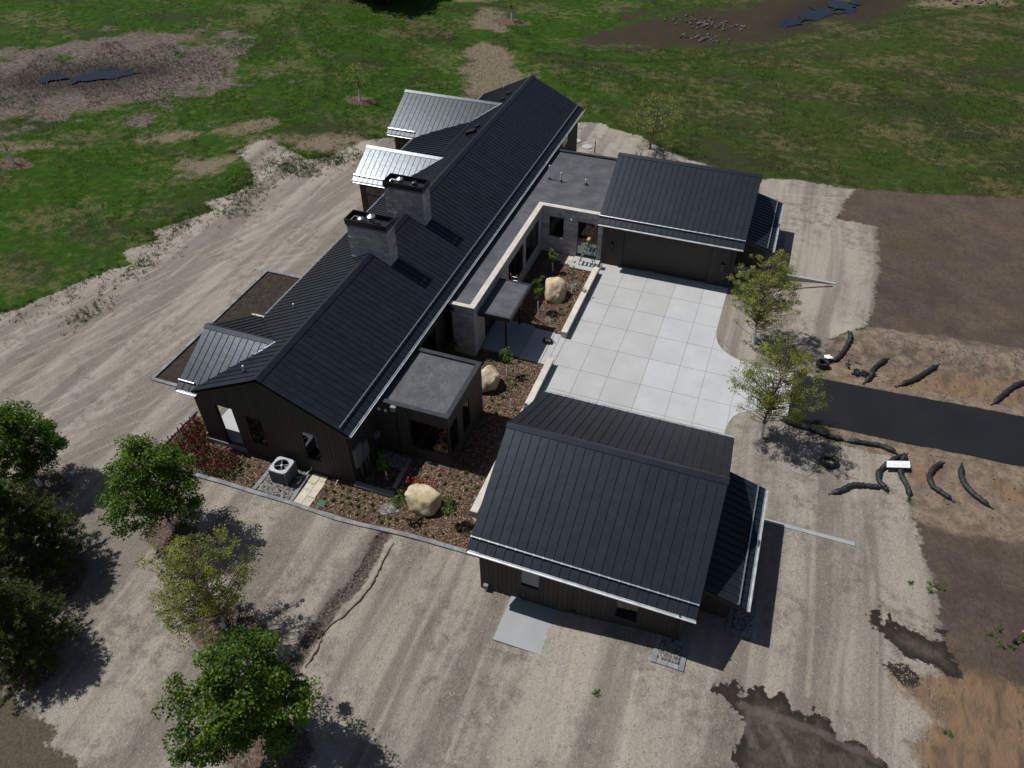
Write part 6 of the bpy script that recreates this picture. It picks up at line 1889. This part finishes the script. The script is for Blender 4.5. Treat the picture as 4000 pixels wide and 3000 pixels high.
for i, (x, y) in enumerate([(13.32, -11.08), (14.13, -10.88), (14.46, -10.89), (14.05, -11.25), (16.56, -12.07), (16.24, -12.5), (16.52, -12.83), (16.93, -12.72), (17.39, -12.09), (14.43, -17.21), (2.4, -19.9)]):
    c = np.stack([RNG.normal(x, .07, 7), RNG.normal(y, .07, 7)], -1)
    o = tufts('weed', 'small leafy weed on bare soil at the lower right' if i not in (0, 10) else ('small leafy weed in the straw left of the soil edge' if i == 0 else 'single small weed in the straw below the detached garage'), c, .1, .2, 6, 'leaf_young', .03, (.1, .6), .02, 'weed')
    del o['kind']; o['group'] = 'weeds at the lower right'
marsh_keep = lambda x, y: (sdf(MARSH[0], x, y) > 3.0 + 2.5 * vn(x * .4, y * .4)) & ((sdf(POND1, x, y) < .3) | (RNG.random(x.shape) < .18))
tufts('marsh_reeds', 'matted dead reeds around the reedy pond', scatter((-76, -45, 8, 38), 11000, marsh_keep), .12, .34, 4, 'reed', .15, (.05, .8), .015, 'reeds')
dryk = lambda x, y: np.maximum(sdf(DRY[0], x, y), sdf(DRY[1], x, y)) > .1
tufts('dry_grass', 'straw coloured dry grass on the far meadow patches', scatter((-34, -19, 30, 57), 5000, dryk), .08, .22, 4, 'straw_fibre', .12, (.1, .8))
# straw fibres on the blanket
sk = lambda x, y: (sdf(STRAW, x, y) > .1) & (np.max([sdf(p, x, y) for p in (DRIVE, YARD_S, WEST_BED, ROAD, MUD[3], MUD[0])], axis=0) < -.1)
fp_ = scatter((-26, 15, -30, -2), 90000, sk); fp2 = scatter((-38, 14, -14, 26), 30000, sk)
fp_ = np.concatenate([fp_, fp2])
o = flakes(fp_, height(fp_[:, 0], fp_[:, 1]) + RNG.uniform(.008, .028, len(fp_)), .05, .13, .085, .3, 'straw_fibre', 'straw_litter')
tag(o, 'loose straw fibres on the erosion blanket around the buildings', 'straw', kind='stuff')
# clods
ck = lambda x, y: (np.maximum(sdf(ROADSIDE[0], x, y), sdf(ROADSIDE[1], x, y)) > .3) & (sdf(ROAD, x, y) < -.3) & (vn(x * 1.3, y * 1.3) > 0)
c_ = scatter((9, 24, -8, 8), 3200, ck)
pebbles('soil_clods', 'clods and small stones along the roadside soil', c_, height(c_[:, 0], c_[:, 1]) + .005, .015, .06, 'dirt_clod', 'soil', .7)
c_ = np.concatenate([RNG.normal((-8.75, -19.2), (.18, 1.6), (160, 2))]); c_[:, 0] = np.array([np.interp(-y, [16, 17.3, 18.5, 19.8, 21, 22], [-8.6, -8.51, -8.52, -8.88, -8.97, -9.02]) for y in c_[:, 1]]) + RNG.normal(0, .13, 160)
pebbles('soil_clods', 'dark clods lying in the eroded channel', c_, height(c_[:, 0], c_[:, 1]) + .01, .02, .07, 'dirt_clod', 'soil', .7)
c_ = RNG.normal((-22.5, -1.8), (1.6, 1.0), (160, 2)); c_ = c_[sdf(WEST_BED, c_[:, 0], c_[:, 1]) > .1]
pebbles('stone_chips', 'pale stone chips scattered on the bare soil bed west of the house', c_, np.full(len(c_), .012), .015, .05, 'pebble', 'gravel', .5)
for lb, (cx, cy), n, s in (('heap of grey rubble in the far meadow soil', (-6.7, 58.6), 90, 2.0), ('smaller heap of grey rubble nearer in the far meadow', (-6.2, 53.6), 60, 1.3), ('pale rocks at the top edge beside the far pond', (20.0, 77.5), 120, 3.0)):
    c_ = RNG.normal((cx, cy), (s, s * .45), (n, 2))
    pebbles('rubble', lb, c_, height(c_[:, 0], c_[:, 1]) + .05, .07, .26, 'rubble_stone', 'rubble', .7)
